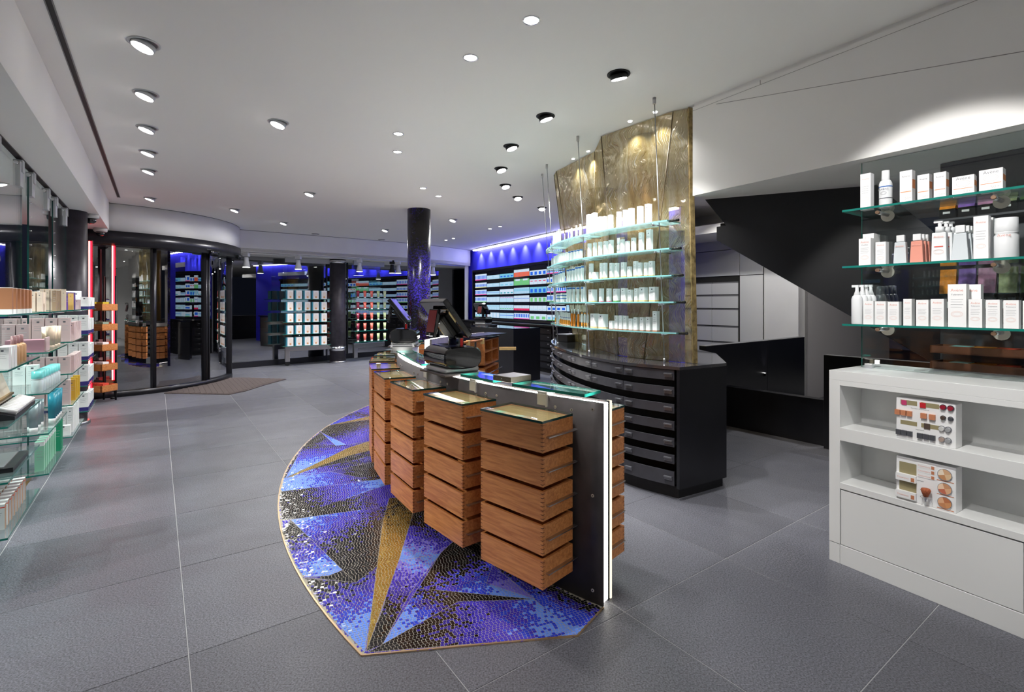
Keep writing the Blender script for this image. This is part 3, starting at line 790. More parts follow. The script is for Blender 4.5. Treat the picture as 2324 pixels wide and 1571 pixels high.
rnd = random.Random(5)
def region_of(p):
    hit = -1
    for i, r in enumerate(RG):
        if r[5] <= p.x <= r[6] and r[7] <= p.y <= r[8] and inpoly(p, r[0]): hit = i
    return hit
def tess_colour(p, reg=None):
    reg = region_of(p) if reg is None else reg
    hit = RG[reg] if reg >= 0 else None
    if hit is None:
        w = math.sin(p.x * 2.3 + p.y * 1.1) + math.sin(p.y * 1.7)
        seq, t = 'KVWVK', 0.5 + 0.25 * w
    else:
        seq, t = hit[4], (p - hit[1]).dot(hit[2]) / hit[3]
    t = min(0.999, max(0, t + rnd.gauss(0, 0.10)))
    return seq[int(t * len(seq))]
PT = 0.0162
tess = []
row = Vector((math.cos(0.42), math.sin(0.42), 0)); colv = Vector((-row.y, row.x, 0))
cen = Vector((-0.9, 4.4, 0))
for i in range(-220, 220):
    off = rnd.random() * PT
    for j in range(-180, 180):
        q = cen + colv * (i * PT + 0.004 * math.sin(j * 0.07 + i * 0.02)) + row * (j * PT * 1.12 + off)
        rr = (q - CC).length
        if not (CR + 0.008 < rr < RM - 0.012): continue
        an = math.degrees(math.atan2(q.y - CC.y, q.x - CC.x))
        if an > 0: an -= 360
        if an < -198: continue
        if an > tipA - 1 and not inpoly(q, outl): continue
        tess.append((q, tess_colour(q)))
tess.sort(key=lambda t: t[0].length)
hw, hh_ = PT * 0.5 * 1.12 - 0.0009, PT * 0.5 - 0.0009
def tess_geo(mb, q, mi, tilt=0.0):
    a, b = row * hw, colv * hh_
    tx, ty = rnd.gauss(0, tilt), rnd.gauss(0, tilt)
    base = len(mb.v)
    for s in (1, 0.93):
        for sx_, sy_ in ((-1, -1), (1, -1), (1, 1), (-1, 1)):
            p = q + a * (sx_ * s) + b * (sy_ * s)
            mb.v.append((p.x, p.y, 0.004 if s == 1 else 0.0062 + tx * sx_ + ty * sy_))
    for k in range(4):
        mb.face([base + k, base + (k + 1) % 4, base + 4 + (k + 1) % 4, base + 4 + k], mi)
    mb.face([base + 4, base + 5, base + 6, base + 7], mi)
one = {}
for k in PK:
    mb = MB(); tess_geo(mb, Vector((0, 0, 0)), 0); me = mb.mesh('tessera'); me.materials.append(PAL[k]); one[k] = me
def corners(q): return [q + row * (hw * sx_) + colv * (hh_ * sy_) for sx_, sy_ in ((-1, -1), (1, -1), (1, 1), (-1, 1))]
whole, cut = [], []
for q, c in tess:
    rq = region_of(q)
    (cut if any(region_of(k) != rq for k in corners(q)) else whole).append((q, c))
tess = whole
for q, c in tess[:300]:
    put('tessera', one[c], mo, (q.x, q.y, 0), (rnd.gauss(0, 0.012), rnd.gauss(0, 0.012), 0))
mb = MB()
for q, c in tess[300:]:
    tess_geo(mb, q, PK.index(c), 0.00028)
NS = 5                              # tesserae cut to the edges of the figures
for q, c in cut:
    cols = {}
    for i in range(NS):
        for j in range(NS):
            sq = q + row * (hw * (-1 + (2 * i + 1) / NS)) + colv * (hh_ * (-1 + (2 * j + 1) / NS))
            rg = region_of(sq)
            if rg not in cols: cols[rg] = PK.index(tess_colour(q, rg))
            a_, b_ = row * (hw / NS), colv * (hh_ / NS); n0_ = len(mb.v)
            mb.v += [tuple(sq + a_ * sx_ + b_ * sy_ + Vector((0, 0, 0.0062))) for sx_, sy_ in ((-1, -1), (1, -1), (1, 1), (-1, 1))]
            mb.face([n0_, n0_ + 1, n0_ + 2, n0_ + 3], cols[rg])
to = mb.build('tesserae', [PAL[k] for k in PK], mo); to['kind'] = 'stuff'
dv_ = MB()                          # thin pale joints between the figures
for i, r in enumerate(RG):
    for a, b in zip(r[0], r[0][1:] + r[0][:1]):
        n_s = max(2, int((b - a).length / 0.03)); d = (b - a).normalized(); n = Vector((-d.y, d.x, 0))
        for k in range(n_s):
            p0_, p1_ = lerp(a, b, k / n_s), lerp(a, b, (k + 1) / n_s); m_ = (p0_ + p1_) / 2
            if not inpoly(m_, outl): continue
            ra_, rb_2 = region_of(m_ + n * 0.004), region_of(m_ - n * 0.004)
            if ra_ == rb_2 or max(ra_, rb_2) != i: continue
            dv_.add([p0_ - n * 0.001 + Vector((0, 0, .0065)), p1_ - n * 0.001 + Vector((0, 0, .0065)), p1_ + n * 0.001 + Vector((0, 0, .0065)), p0_ + n * 0.001 + Vector((0, 0, .0065))], [(0, 1, 2, 3)])
dv_.build('joint_line', M_mgrout, mo)

# ================================================================== curved sales counter
A0, A1 = -128.75, -183.5
def apx(px, r, z=None):            # angle on radius r seen in photo column px (nearer side of the circle)
    best = None
    for k in range(0, 1200):
        a = -126 - k * 0.06
        p = pol(r, a)
        d = abs(CXP + FPX * p.x / p.y - px)
        if best is None or d < best[0]: best = (d, a)
    return best[1]
ctr = thing('sales_counter', 'curved sales counter of dark steel plates with a glowing strip on top', 'counter', pol(CR, A0))
def subC(o): return sub(o, ctr)
subC(MB().arc(CC, CR - 0.012, CR, A0, A1, 0.006, 1.043, 60).build('front_plate', M_steeld))
subC(MB().arc(CC, CR - 0.092, CR - 0.080, A0 - 0.12, A1, 0.006, 1.043, 60).build('rear_plate', M_steeld))
subC(MB().arc(CC, CR - 0.070, CR - 0.012, A0 - 0.10, A1, 1.0, 1.036, 60).build('light_panel', M_strip))
subC(MB().arc(CC, CR - 0.070, CR - 0.012, A0 - 0.10, A0 - 0.5, 0.012, 1.0, 1).build('end_light_panel', M_stripe))
subC(MB().arc(CC, CR - 0.080, CR - 0.070, A0 - 0.04, A0 - 0.3, 0.006, 1.043, 1).build('divider', M_blackm))
subC(MB().arc(CC, CR - 0.102, CR - 0.092, A0 - 0.02, A0 - 0.35, 0.006, 1.043, 1).build('end_edge', emitter('edge_glow', (1.0, 0.9, 0.66), 0.95)))
def screw(a, z):
    q = pol(CR, a, z); n = Vector((math.cos(math.radians(a)), math.sin(math.radians(a)), 0))
    o = subC(MB().tube([q, q + n * 0.003], 0.0085, 14).build('screw', M_screw))
    d = MB().tube([q + n * 0.003, q + n * 0.0034], 0.0035, 6).build('screw_socket', M_blackm); d.parent = o
for z in (1.004, 0.559, 0.07): screw(-129.45, z)
for k in range(8):
    for da in (-4.2, -2.9): screw(-129.3 + da + 1.2 - 6.93 * k, 0.985)
brk = []
for px in (1233, 1076, 1002, 968, 900, 880):
    a = apx(px, CR)
    b = MB()
    n = Vector((math.cos(math.radians(a)), math.sin(math.radians(a)), 0)); t = Vector((-n.y, n.x, 0))
    q = pol(CR, a)
    b.obox(q + n * 0.006, t, n, 0.036, 0.006, 0.985, 1.048)
    b.obox(q + n * 0.006 + t * 0.030, t, n, 0.006, 0.008, 0.978, 1.062)
    b.obox(q - n * 0.030, t, n, 0.036, 0.040, 1.048, 1.060)
    subC(b.build('glass_clip', M_plast, bevel=0.002))
def deck(a0, a1, r0, r1, z0, z1, n=4): return MB().arc(CC, r0, r1, a0, a1, z0, z1, n, 0, None, 1)
for a0, a1 in ((-130.0, -136.2), (-138.3, -142.6), (-150.5, -165), (-178, -183)):
    g = MB(); p = [pol(CR + 0.006, a0), pol(CR + 0.006, a1), pol(CR - 0.16, a1), pol(CR - 0.16, a0)]
    g.prism(p, 1.062, 1.078, 0, None, 1)
    subC(g.build('glass_deck', [M_glass, M_edge]))

# steel till tray on the glass deck
a0, a1 = -136.35, -138.3
ttray = MB()
p = [pol(CR + 0.004, a0), pol(CR + 0.004, a1), pol(CR - 0.17, a1), pol(CR - 0.17, a0)]
ttray.prism(p, 1.079, 1.112)
cto = ttray.build('steel_tray', mat('tray_steel', S(104, 99, 90), 0.42, metal=0.4, noise=(14, 0.3)), bevel=0.002)
tag(cto, 'flat brushed steel tray box standing on the counter glass deck', 'tray')
for s_ in (0.2, 0.5, 0.8):
    q = lerp(p[0], p[1], s_); n = (p[0] - p[3]).normalized()
    MB().tube([q + Vector((0, 0, 1.096)), q + n * 0.002 + Vector((0, 0, 1.096))], 0.003, 8).build('rivet', M_chrome, cto)

# ------------------------------------------------------------------ stacks of wooden drawers hung on the counter
def wood(name, c0, c1, scale=(2.5, 30, 30)):
    m = bpy.data.materials.new(name); m.use_nodes = True
    nt = m.node_tree; b = nt.nodes['Principled BSDF']; L = nt.links.new
    tc = nt.nodes.new('ShaderNodeTexCoord'); oi = nt.nodes.new('ShaderNodeObjectInfo')
    mp = nt.nodes.new('ShaderNodeMapping'); mp.inputs['Scale'].default_value = scale
    ad = nt.nodes.new('ShaderNodeVectorMath'); ad.operation = 'MULTIPLY_ADD'; ad.inputs[1].default_value = (7, 13, 19)
    cmb = nt.nodes.new('ShaderNodeCombineXYZ')
    for i in range(3): L(oi.outputs['Random'], cmb.inputs[i])
    L(cmb.outputs[0], ad.inputs[0]); L(tc.outputs['Object'], ad.inputs[2]); L(ad.outputs[0], mp.inputs[0])
    n = nt.nodes.new('ShaderNodeTexNoise'); n.inputs['Scale'].default_value = 2.2; n.inputs['Detail'].default_value = 5; n.inputs['Distortion'].default_value = 0.6
    L(mp.outputs[0], n.inputs[0])
    r = nt.nodes.new('ShaderNodeValToRGB'); e = r.color_ramp.elements
    e[0].position = 0.32; e[0].color = (*c0, 1); e[1].position = 0.68; e[1].color = (*c1, 1)
    L(n.outputs['Fac'], r.inputs[0]); L(r.outputs[0], b.inputs['Base Color'])
    b.inputs['Roughness'].default_value = 0.38
    MATS[name] = m
    return m
M_wood = wood('cherry_wood', S(186, 112, 58), S(222, 150, 88))
M_bamb = wood('bamboo_top', S(206, 170, 108), S(232, 202, 142), (3, 40, 40))
M_joint = mat('finger_joint_dark', S(88, 44, 24), 0.6)
BW, BD, BH, BP = 0.445, 0.245, 0.1455, 0.1685
Zb = [0.141 + BP * k for k in range(5)]           # undersides of the five drawers
def open_box(closed):
    m = MB(); w, t = BW / 2, 0.014
    m.box(-w, w, BD - t, BD, 0, BH); m.box(-w, w, 0, t, 0, BH)
    m.box(-w, -w + t, t, BD - t, 0, BH); m.box(w - t, w, t, BD - t, 0, BH)
    m.box(-w + t, w - t, t, BD - t, 0.004, 0.014)
    if closed: m.box(-w + 0.0005, w - 0.0005, 0.0005, BD - 0.0005, BH - 0.010, BH - 0.0004, 1); m.m[-5] = 1
    return m
me_box = open_box(False).mesh('drawer_box'); me_box.materials.append(M_wood)
me_boxc = open_box(True).mesh('drawer_box'); me_boxc.materials.append(M_wood); me_boxc.materials.append(M_bamb)
fj = MB()
for s in (-1, 1):
    for k in range(7):
        z = 0.010 + k * 0.0205
        x = s * BW / 2
        L_ = 0.015
        fj.quad((x, BD + 0.0006, z), (x - s * L_, BD + 0.0006, z + 0.001), (x - s * L_, BD + 0.0006, z + 0.0026), (x, BD + 0.0006, z + 0.0045))
        fj.quad((x + s * 0.0006, BD, z), (x + s * 0.0006, BD - L_, z + 0.001), (x + s * 0.0006, BD - L_, z + 0.0026), (x + s * 0.0006, BD, z + 0.0045))
me_fj = fj.mesh('finger_joints'); me_fj.materials.append(M_joint)
rl = MB().box(0, 0.022, -0.015, BD - 0.025, 0.0, 0.005)
me_rail = rl.mesh('steel_rail'); me_rail.materials.append(M_steel)
gt = MB(); gt.box(-BW / 2 - 0.001, BW / 2 + 0.001, 0.0, BD + 0.004, 0, 0.012, 1)
gt.m[0] = gt.m[1] = 0
me_gt = gt.mesh('glass_top'); me_gt.materials.append(glass('lid_glass', (0.96, 0.985, 0.96), 0.045)); me_gt.materials.append(M_edged)
def stack(ang, label, inner=False):
    if inner:
        base = pol(CR - 0.092 - 0.018, ang); rot = math.radians(ang + 90)
    else:
        base = pol(CR + 0.018, ang); rot = math.radians(ang - 90)
    t = thing('drawer_stack', label, 'drawer stack', base, rot, 'wooden drawer stacks on the counter')
    t.location.z = Zb[0]
    for k in range(5):
        z = Zb[k] - Zb[0]
        b = put('drawer_box', me_boxc if k == 4 else me_box, t, (0, 0, z))
        put('finger_joints', me_fj, b)
        put('steel_rail', me_rail, b, (-BW / 2 - 0.022, 0, 0.072)); put('steel_rail', me_rail, b, (BW / 2, 0, 0.072))
    put('glass_top', me_gt, t, (0, 0, Zb[4] - Zb[0] + BH))
    hb = MB().box(-BW / 2 + 0.05, BW / 2 - 0.05, -0.018, 0, 0.02, 4 * BP + 0.10).build('hanging_bracket', M_blackm, t)
    return t
names8 = ['nearest', 'second nearest', 'third nearest', 'fourth nearest', 'fifth nearest', 'sixth nearest', 'seventh nearest', 'farthest']
for k in range(8):
    stack(-133.4 - 6.93 * k, '%s cherry wood drawer stack with glass top on the customer side of the counter' % names8[k])
for k in range(3):
    stack(-132.3 - 6.93 * k, '%s wooden drawer stack on the staff side of the curved counter' % names8[k], True)

# ------------------------------------------------------------------ second section of the counter with open wooden cubbies
c2 = thing('sales_counter', 'rear section of the curved counter beyond the mosaic column, with light strip', 'counter', pol(CR, 170))
def subC2(o): return sub(o, c2)
for nm, r0, r1, z1, m_ in (('front_plate', CR - 0.012, CR, 1.043, M_steeld), ('rear_plate', CR - 0.092, CR - 0.080, 1.043, M_steeld), ('light_panel', CR - 0.080, CR - 0.012, 1.036, M_strip)):
    subC2(MB().arc(CC, r0, r1, 170, 146, 0.006, z1, 24).build(nm, m_))
subC2(MB().arc(CC, CR - 0.5, CR - 0.10, 160, 146, 1.03, 1.045, 10).build('worktop', M_black))
for k in range(3):
    stack(165.5 - 6.93 * k, '%s wooden drawer stack on the customer side of the rear counter section' % ['first', 'second', 'third'][k])
cA, cB_ = P(1099.8, 771, 0.985), P(1131.7, 763, 0.985)
cA.z = cB_.z = 0
cd = (cB_ - cA).normalized(); cn = Vector((cd.y, -cd.x, 0)); cw = (cB_ - cA).length
cub = thing('cubby_shelf', 'cherry wood cubby shelf of four open compartments behind the till', 'shelf', cA, math.atan2(cd.y, cd.x))
ca = MB(); th = 0.035
for z in (0.985 - 0.03, 0.77, 0.57): ca.box(0, cw, 0, 0.25, z, z + 0.022)
for x in (0, cw / 2 - th / 2, cw - th): ca.box(x, x + th, 0, 0.25, 0.57, 0.985)
ca.box(0, cw, 0.235, 0.25, 0.57, 0.985)
ca.build('carcass', M_wood, cub)
MB().box(-0.02, cw + 0.02, -0.02, 0.25, 0.985, 0.998).build('glass_top', MATS['black_glass_top'], cub)
for k in range(2):
    f_ = MB(); z0 = 0.12 + 0.22 * k
    for x in (0, cw - th): f_.box(x, x + th, 0, 0.24, z0, z0 + 0.19)
    f_.box(0, cw, 0, 0.24, z0 + 0.165, z0 + 0.19); f_.box(0, cw, 0.21, 0.24, z0, z0 + 0.19); f_.box(0, cw, 0, 0.24, z0, z0 + 0.012)
    f_.build('open_frame', M_wood, cub)
    MB().tube([(-0.05, -0.03, z0 + 0.09), (cw + 0.12, -0.03, z0 + 0.09)], 0.008, 8).build('steel_bar', M_steel, cub)
pa, pb = P(1050, 778, 0.985), P(1097, 772, 0.985)
ra_ = MB().tube([pa, pb], 0.018, 8); ro_ = ra_.build('wooden_rail', M_wood); tag(ro_, 'thin wooden rail running from the cubby shelf towards the till', 'rail')
for s_ in (0.25, 0.95):
    q = lerp(pa, pb, s_); MB().box(q.x - 0.03, q.x + 0.03, q.y - 0.03, q.y + 0.03, q.z - 0.06, q.z + 0.025).build('rail_block', M_bamb, ro_)
MB().tube([lerp(pa, pb, .6), Vector((lerp(pa, pb, .6).x, lerp(pa, pb, .6).y, 0.006))], 0.015, 8).build('rail_post', M_blackm, ro_)
q = AT(1133, 790, 8.3)
ty = thing('wooden_tray', 'open pale wooden tray sticking out of the cubby shelf', 'tray', (q.x, q.y, q.z - 0.03), math.radians(2))
MB().box(0, 0.28, -0.05, 0.05, 0, 0.012).build('base', M_bamb, ty)
for a_, b_, c_, d_ in ((0, 0.28, -0.05, -0.042), (0, 0.28, 0.042, 0.05), (0.272, 0.28, -0.05, 0.05)): MB().box(a_, b_, c_, d_, 0.012, 0.045).build('side', M_bamb, ty)

# ------------------------------------------------------------------ tills
def till(ang, label, r=CR - 0.055, scale=1.0, flat=False, base=None, rot=None, z=1.06):
    b0 = base or pol(r, ang, z)
    rr = rot if rot is not None else math.radians(ang - 90)      # local y outward (customer), local -x towards the near end
    t = thing('point_of_sale_terminal', label, 'till', b0, rr, 'tills on the counters')
    t.scale = (scale,) * 3
    MB().box(-0.20, 0.20, -0.16, 0.16, 0.0, 0.014).build('foot_plate', M_steeld, t, bevel=0.003)
    MB().box(-0.155, 0.155, -0.135, 0.135, 0.014, 0.05).build('plinth', M_alu, t, bevel=0.012)
    # body: lens shaped profile in local y-z extruded along local x
    prof = []
    for k in range(28):
        w = 2 * PI * k / 28; c, s = math.cos(w), math.sin(w)
        prof.append((0.148 * math.copysign(abs(c) ** 0.55, c), 0.118 + 0.078 * math.copysign(abs(s) ** 0.75, s)))
    bm = MB()
    A_ = [(-0.162, y, z_) for y, z_ in prof]; B_ = [(0.162, y, z_) for y, z_ in prof]
    A2 = [(-0.172, y * 0.93, 0.118 + (z_ - 0.118) * 0.90) for y, z_ in prof]; B2 = [(0.172, y * 0.93, 0.118 + (z_ - 0.118) * 0.90) for y, z_ in prof]
    bm.loft(A_, B_, 0, True, False); bm.loft(A2, A_, 0, True, False); bm.loft(B_, B2, 0, True, False)
    bm.add(A2, [tuple(range(28))[::-1]]); bm.add(B2, [tuple(range(28))])
    body = bm.build('printer_body', M_gloss, t)
    MB().box(-0.12, 0.12, -0.149, -0.10, 0.062, 0.070).build('paper_slot', M_blackm, body)
    MB().box(-0.10, 0.02, -0.05, 0.09, 0.189, 0.196).build('glass_cover', mat('cover_blue', S(96, 100, 150), 0.1), body) if 'cover_blue' not in MATS else MB().box(-0.10, 0.02, -0.05, 0.09, 0.189, 0.196).build('glass_cover', MATS['cover_blue'], body)
    MB().tube([(0.02, -0.02, 0.19), (0.02, -0.02, 0.33)], 0.035, 12).build('neck', M_gloss, t)
    # operator screen: leans back towards the customer, faces the staff side (local -y)
    ms = thing_child('operator_screen', t, (0.0, 0.03, 0.36), (math.radians(-38), 0, 0))
    MB().box(-0.19, 0.19, -0.02, 0.022, -0.12, 0.20).build('casing', M_gloss, ms, bevel=0.006)
    MB().box(-0.175, 0.175, -0.0225, -0.0205, -0.10, 0.185).build('screen_glass', MATS.get('operator_glass') or mat('operator_glass', S(120, 116, 210), 0.08, emit=0.25), ms)
    MB().box(-0.07, 0.07, 0.022, 0.06, -0.09, 0.08).build('mount', M_blackm, ms, bevel=0.01)
    # customer display on an arm, faces local +y
    cs = thing_child('customer_display', t, (-0.02, 0.16, 0.36), (math.radians(10), 0, 0))
    MB().box(-0.068, 0.068, -0.012, 0.012, -0.095, 0.095).build('casing', M_gloss, cs, bevel=0.004)
    MB().box(-0.058, 0.058, 0.0121, 0.0135, -0.068, 0.085).build('screen_glass', MATS.get('customer_glass') or mat('customer_glass', S(92, 40, 40), 0.1, emit=0.12, ecol=S(150, 70, 70)), cs)
    MB().box(-0.009, 0.009, 0.0121, 0.0136, -0.09, -0.076).build('key', M_plast, cs)
    MB().tube([(0.02, 0.0, 0.30), (0.0, 0.09, 0.36), (-0.02, 0.14, 0.37)], 0.012, 8).build('display_arm', M_gloss, t)
    sc = MB().box(-0.10, -0.06, -0.04, 0.0, 0.19, 0.255).build('card_reader', M_gloss, t, bevel=0.004)
    MB().box(-0.102, -0.1005, -0.032, -0.012, 0.197, 0.247).build('reader_light', MATS.get('reader_red') or mat('reader_red', S(150, 20, 18), 0.3, emit=0.08, ecol=(1, 0.02, 0.02)), sc)
    return t
def thing_child(name, parent, loc, rot):
    o = MB().box(-0.004, 0.004, -0.004, 0.004, -0.004, 0.004).build(name, M_blackm, parent, loc, rot)
    return o
till(-145.3, 'large black till with two screens on the counter, nearest to the camera')
till(-174.6, 'black till with tilted screen at the far end of the front counter', scale=1.05)
qk = P(1092, 737, 1.065)
till(0, 'small distant black till on the black service counter before the screens', base=(qk.x + 0.05, qk.y, 1.066), rot=math.radians(-95 - 90 + 360 - 30), scale=0.95)
pp = P(1118, 741.5, 1.066)
cr_ = MB().box(-0.09, 0.09, -0.05, 0.05, 0, 0.04).build('card_terminal', M_blackm, None, (pp.x, pp.y, 1.066), 0.5, bevel=0.008)
tag(cr_, 'small black and silver card terminal on the service counter', 'card terminal')
MB().box(-0.088, 0.088, -0.048, 0.048, 0.040, 0.046).build('silver_cover', M_chrome, cr_)
# small grey printer box behind the second till glass
ang = -167.5
pb_ = thing('document_tray', 'grey two-tier document tray between the two front tills', 'tray', pol(CR - 0.06, ang, 1.046), math.radians(ang - 90))
for z in (0.0, 0.055):
    MB().box(-0.16, 0.16, -0.12, 0.12, z, z + 0.008).build('tier', M_grey, pb_)
    for x in (-0.135, 0.127): MB().box(x, x + 0.008, -0.10, 0.10, z, z + 0.055 if z == 0 else z + 0.02).build('side', M_grey, pb_)
# ================================================================== product helpers
TXT = {}
def text_mesh(body, size, m):
    key = (body, round(size, 4), m.name)
    if key in TXT: return TXT[key]
    cu = bpy.data.curves.new('print', 'FONT'); cu.body = body; cu.size = size; cu.align_x = 'CENTER'; cu.resolution_u = 2
    o = bpy.data.objects.new('print', cu); COL.objects.link(o)
    dg = bpy.context.evaluated_depsgraph_get()
    me = bpy.data.meshes.new_from_object(o.evaluated_get(dg))
    bpy.data.objects.remove(o)
    me.materials.clear(); me.materials.append(m)
    TXT[key] = me
    return me
PM = {}
def pm(nm, c, r=0.5):
    if nm not in PM: PM[nm] = mat('pack_' + nm, c, r)
    return PM[nm]
cw_ = pm('paper_white', S(246, 246, 246)); ink1 = pm('fine_print', S(176, 176, 180)); ink2 = pm('logo_dark', S(96, 96, 104))
RED, PINK, ORG, YEL, BRN, GRN, BLU, NAVY, BLUSH, PURP, BEIG, MINT, AQUA = (pm('red', S(232, 84, 62)), pm('pink', S(214, 110, 130)), pm('orange', S(236, 150, 46)), pm('yellow', S(232, 196, 110)), pm('brown', S(176, 120, 84)), pm('green', S(84, 150, 70)), pm('blue', S(52, 110, 190)), pm('navy', S(44, 36, 118)), pm('blush', S(216, 190, 190)), pm('purple', S(86, 56, 130)), pm('beige', S(196, 180, 160)), pm('mint', S(150, 212, 182)), pm('aqua', S(150, 226, 226)))
CT = {}
def carton_mesh(w, d, h, body=cw_, bands=(), logo=ink2, lines=4, side=None):
    """carton with printed bands; front is local -y; body material, bands (z0,z1,material)"""
    key = (round(w, 3), round(d, 3), round(h, 3), body.name, tuple((a, b, c.name) for a, b, c in bands), logo.name if logo else None, lines, side.name if side else None)
    if key in CT: return CT[key]
    m = MB(); ms = [body]
    def mi(x):
        if x not in ms: ms.append(x)
        return ms.index(x)
    cuts = sorted({0.0, 1.0} | {a for a, b, c in bands} | {b for a, b, c in bands})
    x, y = w / 2, d / 2
    for a, b in zip(cuts[:-1], cuts[1:]):
        c = body
        for p0, p1, pc in bands:
            if p0 <= (a + b) / 2 <= p1: c = pc
        q = [(-x, -y), (x, -y), (x, y), (-x, y)]
        n = len(m.v)
        m.v += [(px_, py_, a * h) for px_, py_ in q] + [(px_, py_, b * h) for px_, py_ in q]
        for i in range(4):
            k = (i + 1) % 4
            cc = side if (side and i in (1, 3) and c is body) else c
            m.face([n + i, n + k, n + 4 + k, n + 4 + i], mi(cc))
    n = len(m.v)
    m.v += [(-x, -y, 0), (x, -y, 0), (x, y, 0), (-x, y, 0), (-x, -y, h), (x, -y, h), (x, y, h), (-x, y, h)]
    m.face([n + 3, n + 2, n + 1, n], 0); m.face([n + 4, n + 5, n + 6, n + 7], 0)
    f = -y - 0.0004
    if logo:
        s = w * 0.11
        m.quad((-s, f, h * 0.80), (s, f, h * 0.80), (s, f, h * 0.80 + 1.6 * s), (-s, f, h * 0.80 + 1.6 * s), mi(logo))
        m.quad((-w * 0.3, f, h * 0.92), (w * 0.3, f, h * 0.92), (w * 0.3, f, h * 0.935), (-w * 0.3, f, h * 0.935), mi(ink1))
    for k in range(lines):
        z = h * (0.66 - 0.09 * k)
        m.quad((-w * 0.32, f, z), (w * (0.32 - 0.1 * (k % 2)), f, z), (w * (0.32 - 0.1 * (k % 2)), f, z + h * 0.012), (-w * 0.32, f, z + h * 0.012), mi(ink1))
    me = m.mesh('carton')
    for k in ms: me.materials.append(k)
    CT[key] = me
    return me
def bottle(t, r, h, body, cap, capr=0.6, caph=0.25, n=16, sx=1.0, sy=1.0, pump=False):
    sh = h * (1 - caph)
    MB().lathe([(r * 0.95, 0), (r, 0.004), (r, sh * 0.86), (r * 0.85, sh * 0.95), (r * capr, sh)], n, (0, 0, 0), 0, sx, sy).build('body', body, t)
    c = MB().lathe([(r * capr * 0.98, sh), (r * capr, sh + 0.002), (r * capr * (0.55 if pump else 0.96), h * (0.88 if pump else 0.99)), (r * capr * 0.5, h)], n, (0, 0, 0)).build('cap', cap, t)
    if pump: MB().box(-r * 0.9, r * 0.35, -r * 0.25, r * 0.25, h - 0.008, h + 0.006).build('pump_spout', cap, c)
def tube_up(t, r, h, body, cap):     # squeeze tube standing on its cap
    n = 12
    m = MB(); m.loft([(r * 0.85 * math.cos(2 * PI * i / n), r * 0.7 * math.sin(2 * PI * i / n), h * 0.16) for i in range(n)], [(r * math.cos(2 * PI * i / n), r * 0.12 * math.sin(2 * PI * i / n), h) for i in range(n)], 0, True)
    m.build('body', body, t)
    MB().lathe([(r * 0.8, 0), (r * 0.8, h * 0.16)], n, (0, 0, 0), 0, 1, 0.85).build('cap', cap, t)

# ================================================================== curved black drawer cabinet
def catmull(pts, n):
    out = []
    P_ = [pts[0] * 2 - pts[1]] + pts + [pts[-1] * 2 - pts[-2]]
    for i in range(1, len(P_) - 2):
        for k in range(n):
            t = k / n; a, b, c, d = P_[i - 1], P_[i], P_[i + 1], P_[i + 2]
            out.append(0.5 * ((2 * b) + (c - a) * t + (2 * a - 5 * b + 4 * c - d) * t * t + (3 * b - a - 3 * c + d) * t ** 3))
    out.append(pts[-1]); return out
cp_ = [Vector(p + (0,)) for p in ((1.315, 3.905), (0.982, 4.224), (0.765, 4.647), (0.624, 5.103), (0.53, 5.70), (0.505, 6.237), (0.545, 6.846), (0.712, 7.586), (0.98, 8.05))]
cur = catmull(cp_, 14)
acc = [0.0]
for a, b in zip(cur[:-1], cur[1:]): acc.append(acc[-1] + (b - a).length)
def on_curve(s):
    s = max(0, min(acc[-1] - 1e-4, s))
    for i in range(len(acc) - 1):
        if acc[i] <= s <= acc[i + 1]:
            t = (s - acc[i]) / (acc[i + 1] - acc[i]); p = lerp(cur[i], cur[i + 1], t)
            d = (cur[min(i + 2, len(cur) - 1)] - cur[max(i - 1, 0)]).normalized()
            return p, d, Vector((d.y, -d.x, 0))          # point, tangent, inward normal
def strip_poly(s0, s1, o0, o1, n=8):
    A_, B_ = [], []
    for k in range(n + 1):
        p, d, nn = on_curve(lerp(s0, s1, k / n)); A_.append(p + nn * o0); B_.append(p + nn * o1)
    return A_ + B_[::-1]
KB = [Vector((1.806, 4.189, 0)), Vector((2.05, 5.0, 0)), Vector((2.0, 6.4, 0)), Vector((1.6, 7.5, 0)), Vector((1.15, 8.05, 0))]
dc = thing('drawer_cabinet', 'curved black drawer cabinet with open-fronted drawer rows under the gold glass', 'cabinet', (1.315, 3.905, 0))
def subK(o): return sub(o, dc)
p_, d_, n_in = on_curve(0.3)
top_poly = strip_poly(0, acc[-1], 0.0, 0.03, 60)[:61] + KB[::-1]
M_ktop = mat('dark_glass_worktop', S(58, 58, 62), 0.05, spec=0.8, coat=0.5)
subK(MB().prism(top_poly, 1.028, 1.053).build('worktop', [M_ktop, M_black]))
core = strip_poly(0.10, acc[-1], 0.16, 0.20, 60)[:61]
subK(MB().prism(core + KB[::-1], 0.09, 1.028).build('carcass', M_blackm))
pl_ = strip_poly(0.03, acc[-1], 0.05, 0.2, 60)[:61]
inK = [k + (Vector((1.3, 6, 0)) - k).normalized() * 0.05 for k in KB]
subK(MB().prism(pl_ + inK[::-1], 0.0, 0.09).build('plinth', M_blackm))
pe, de, ne = on_curve(0.0)
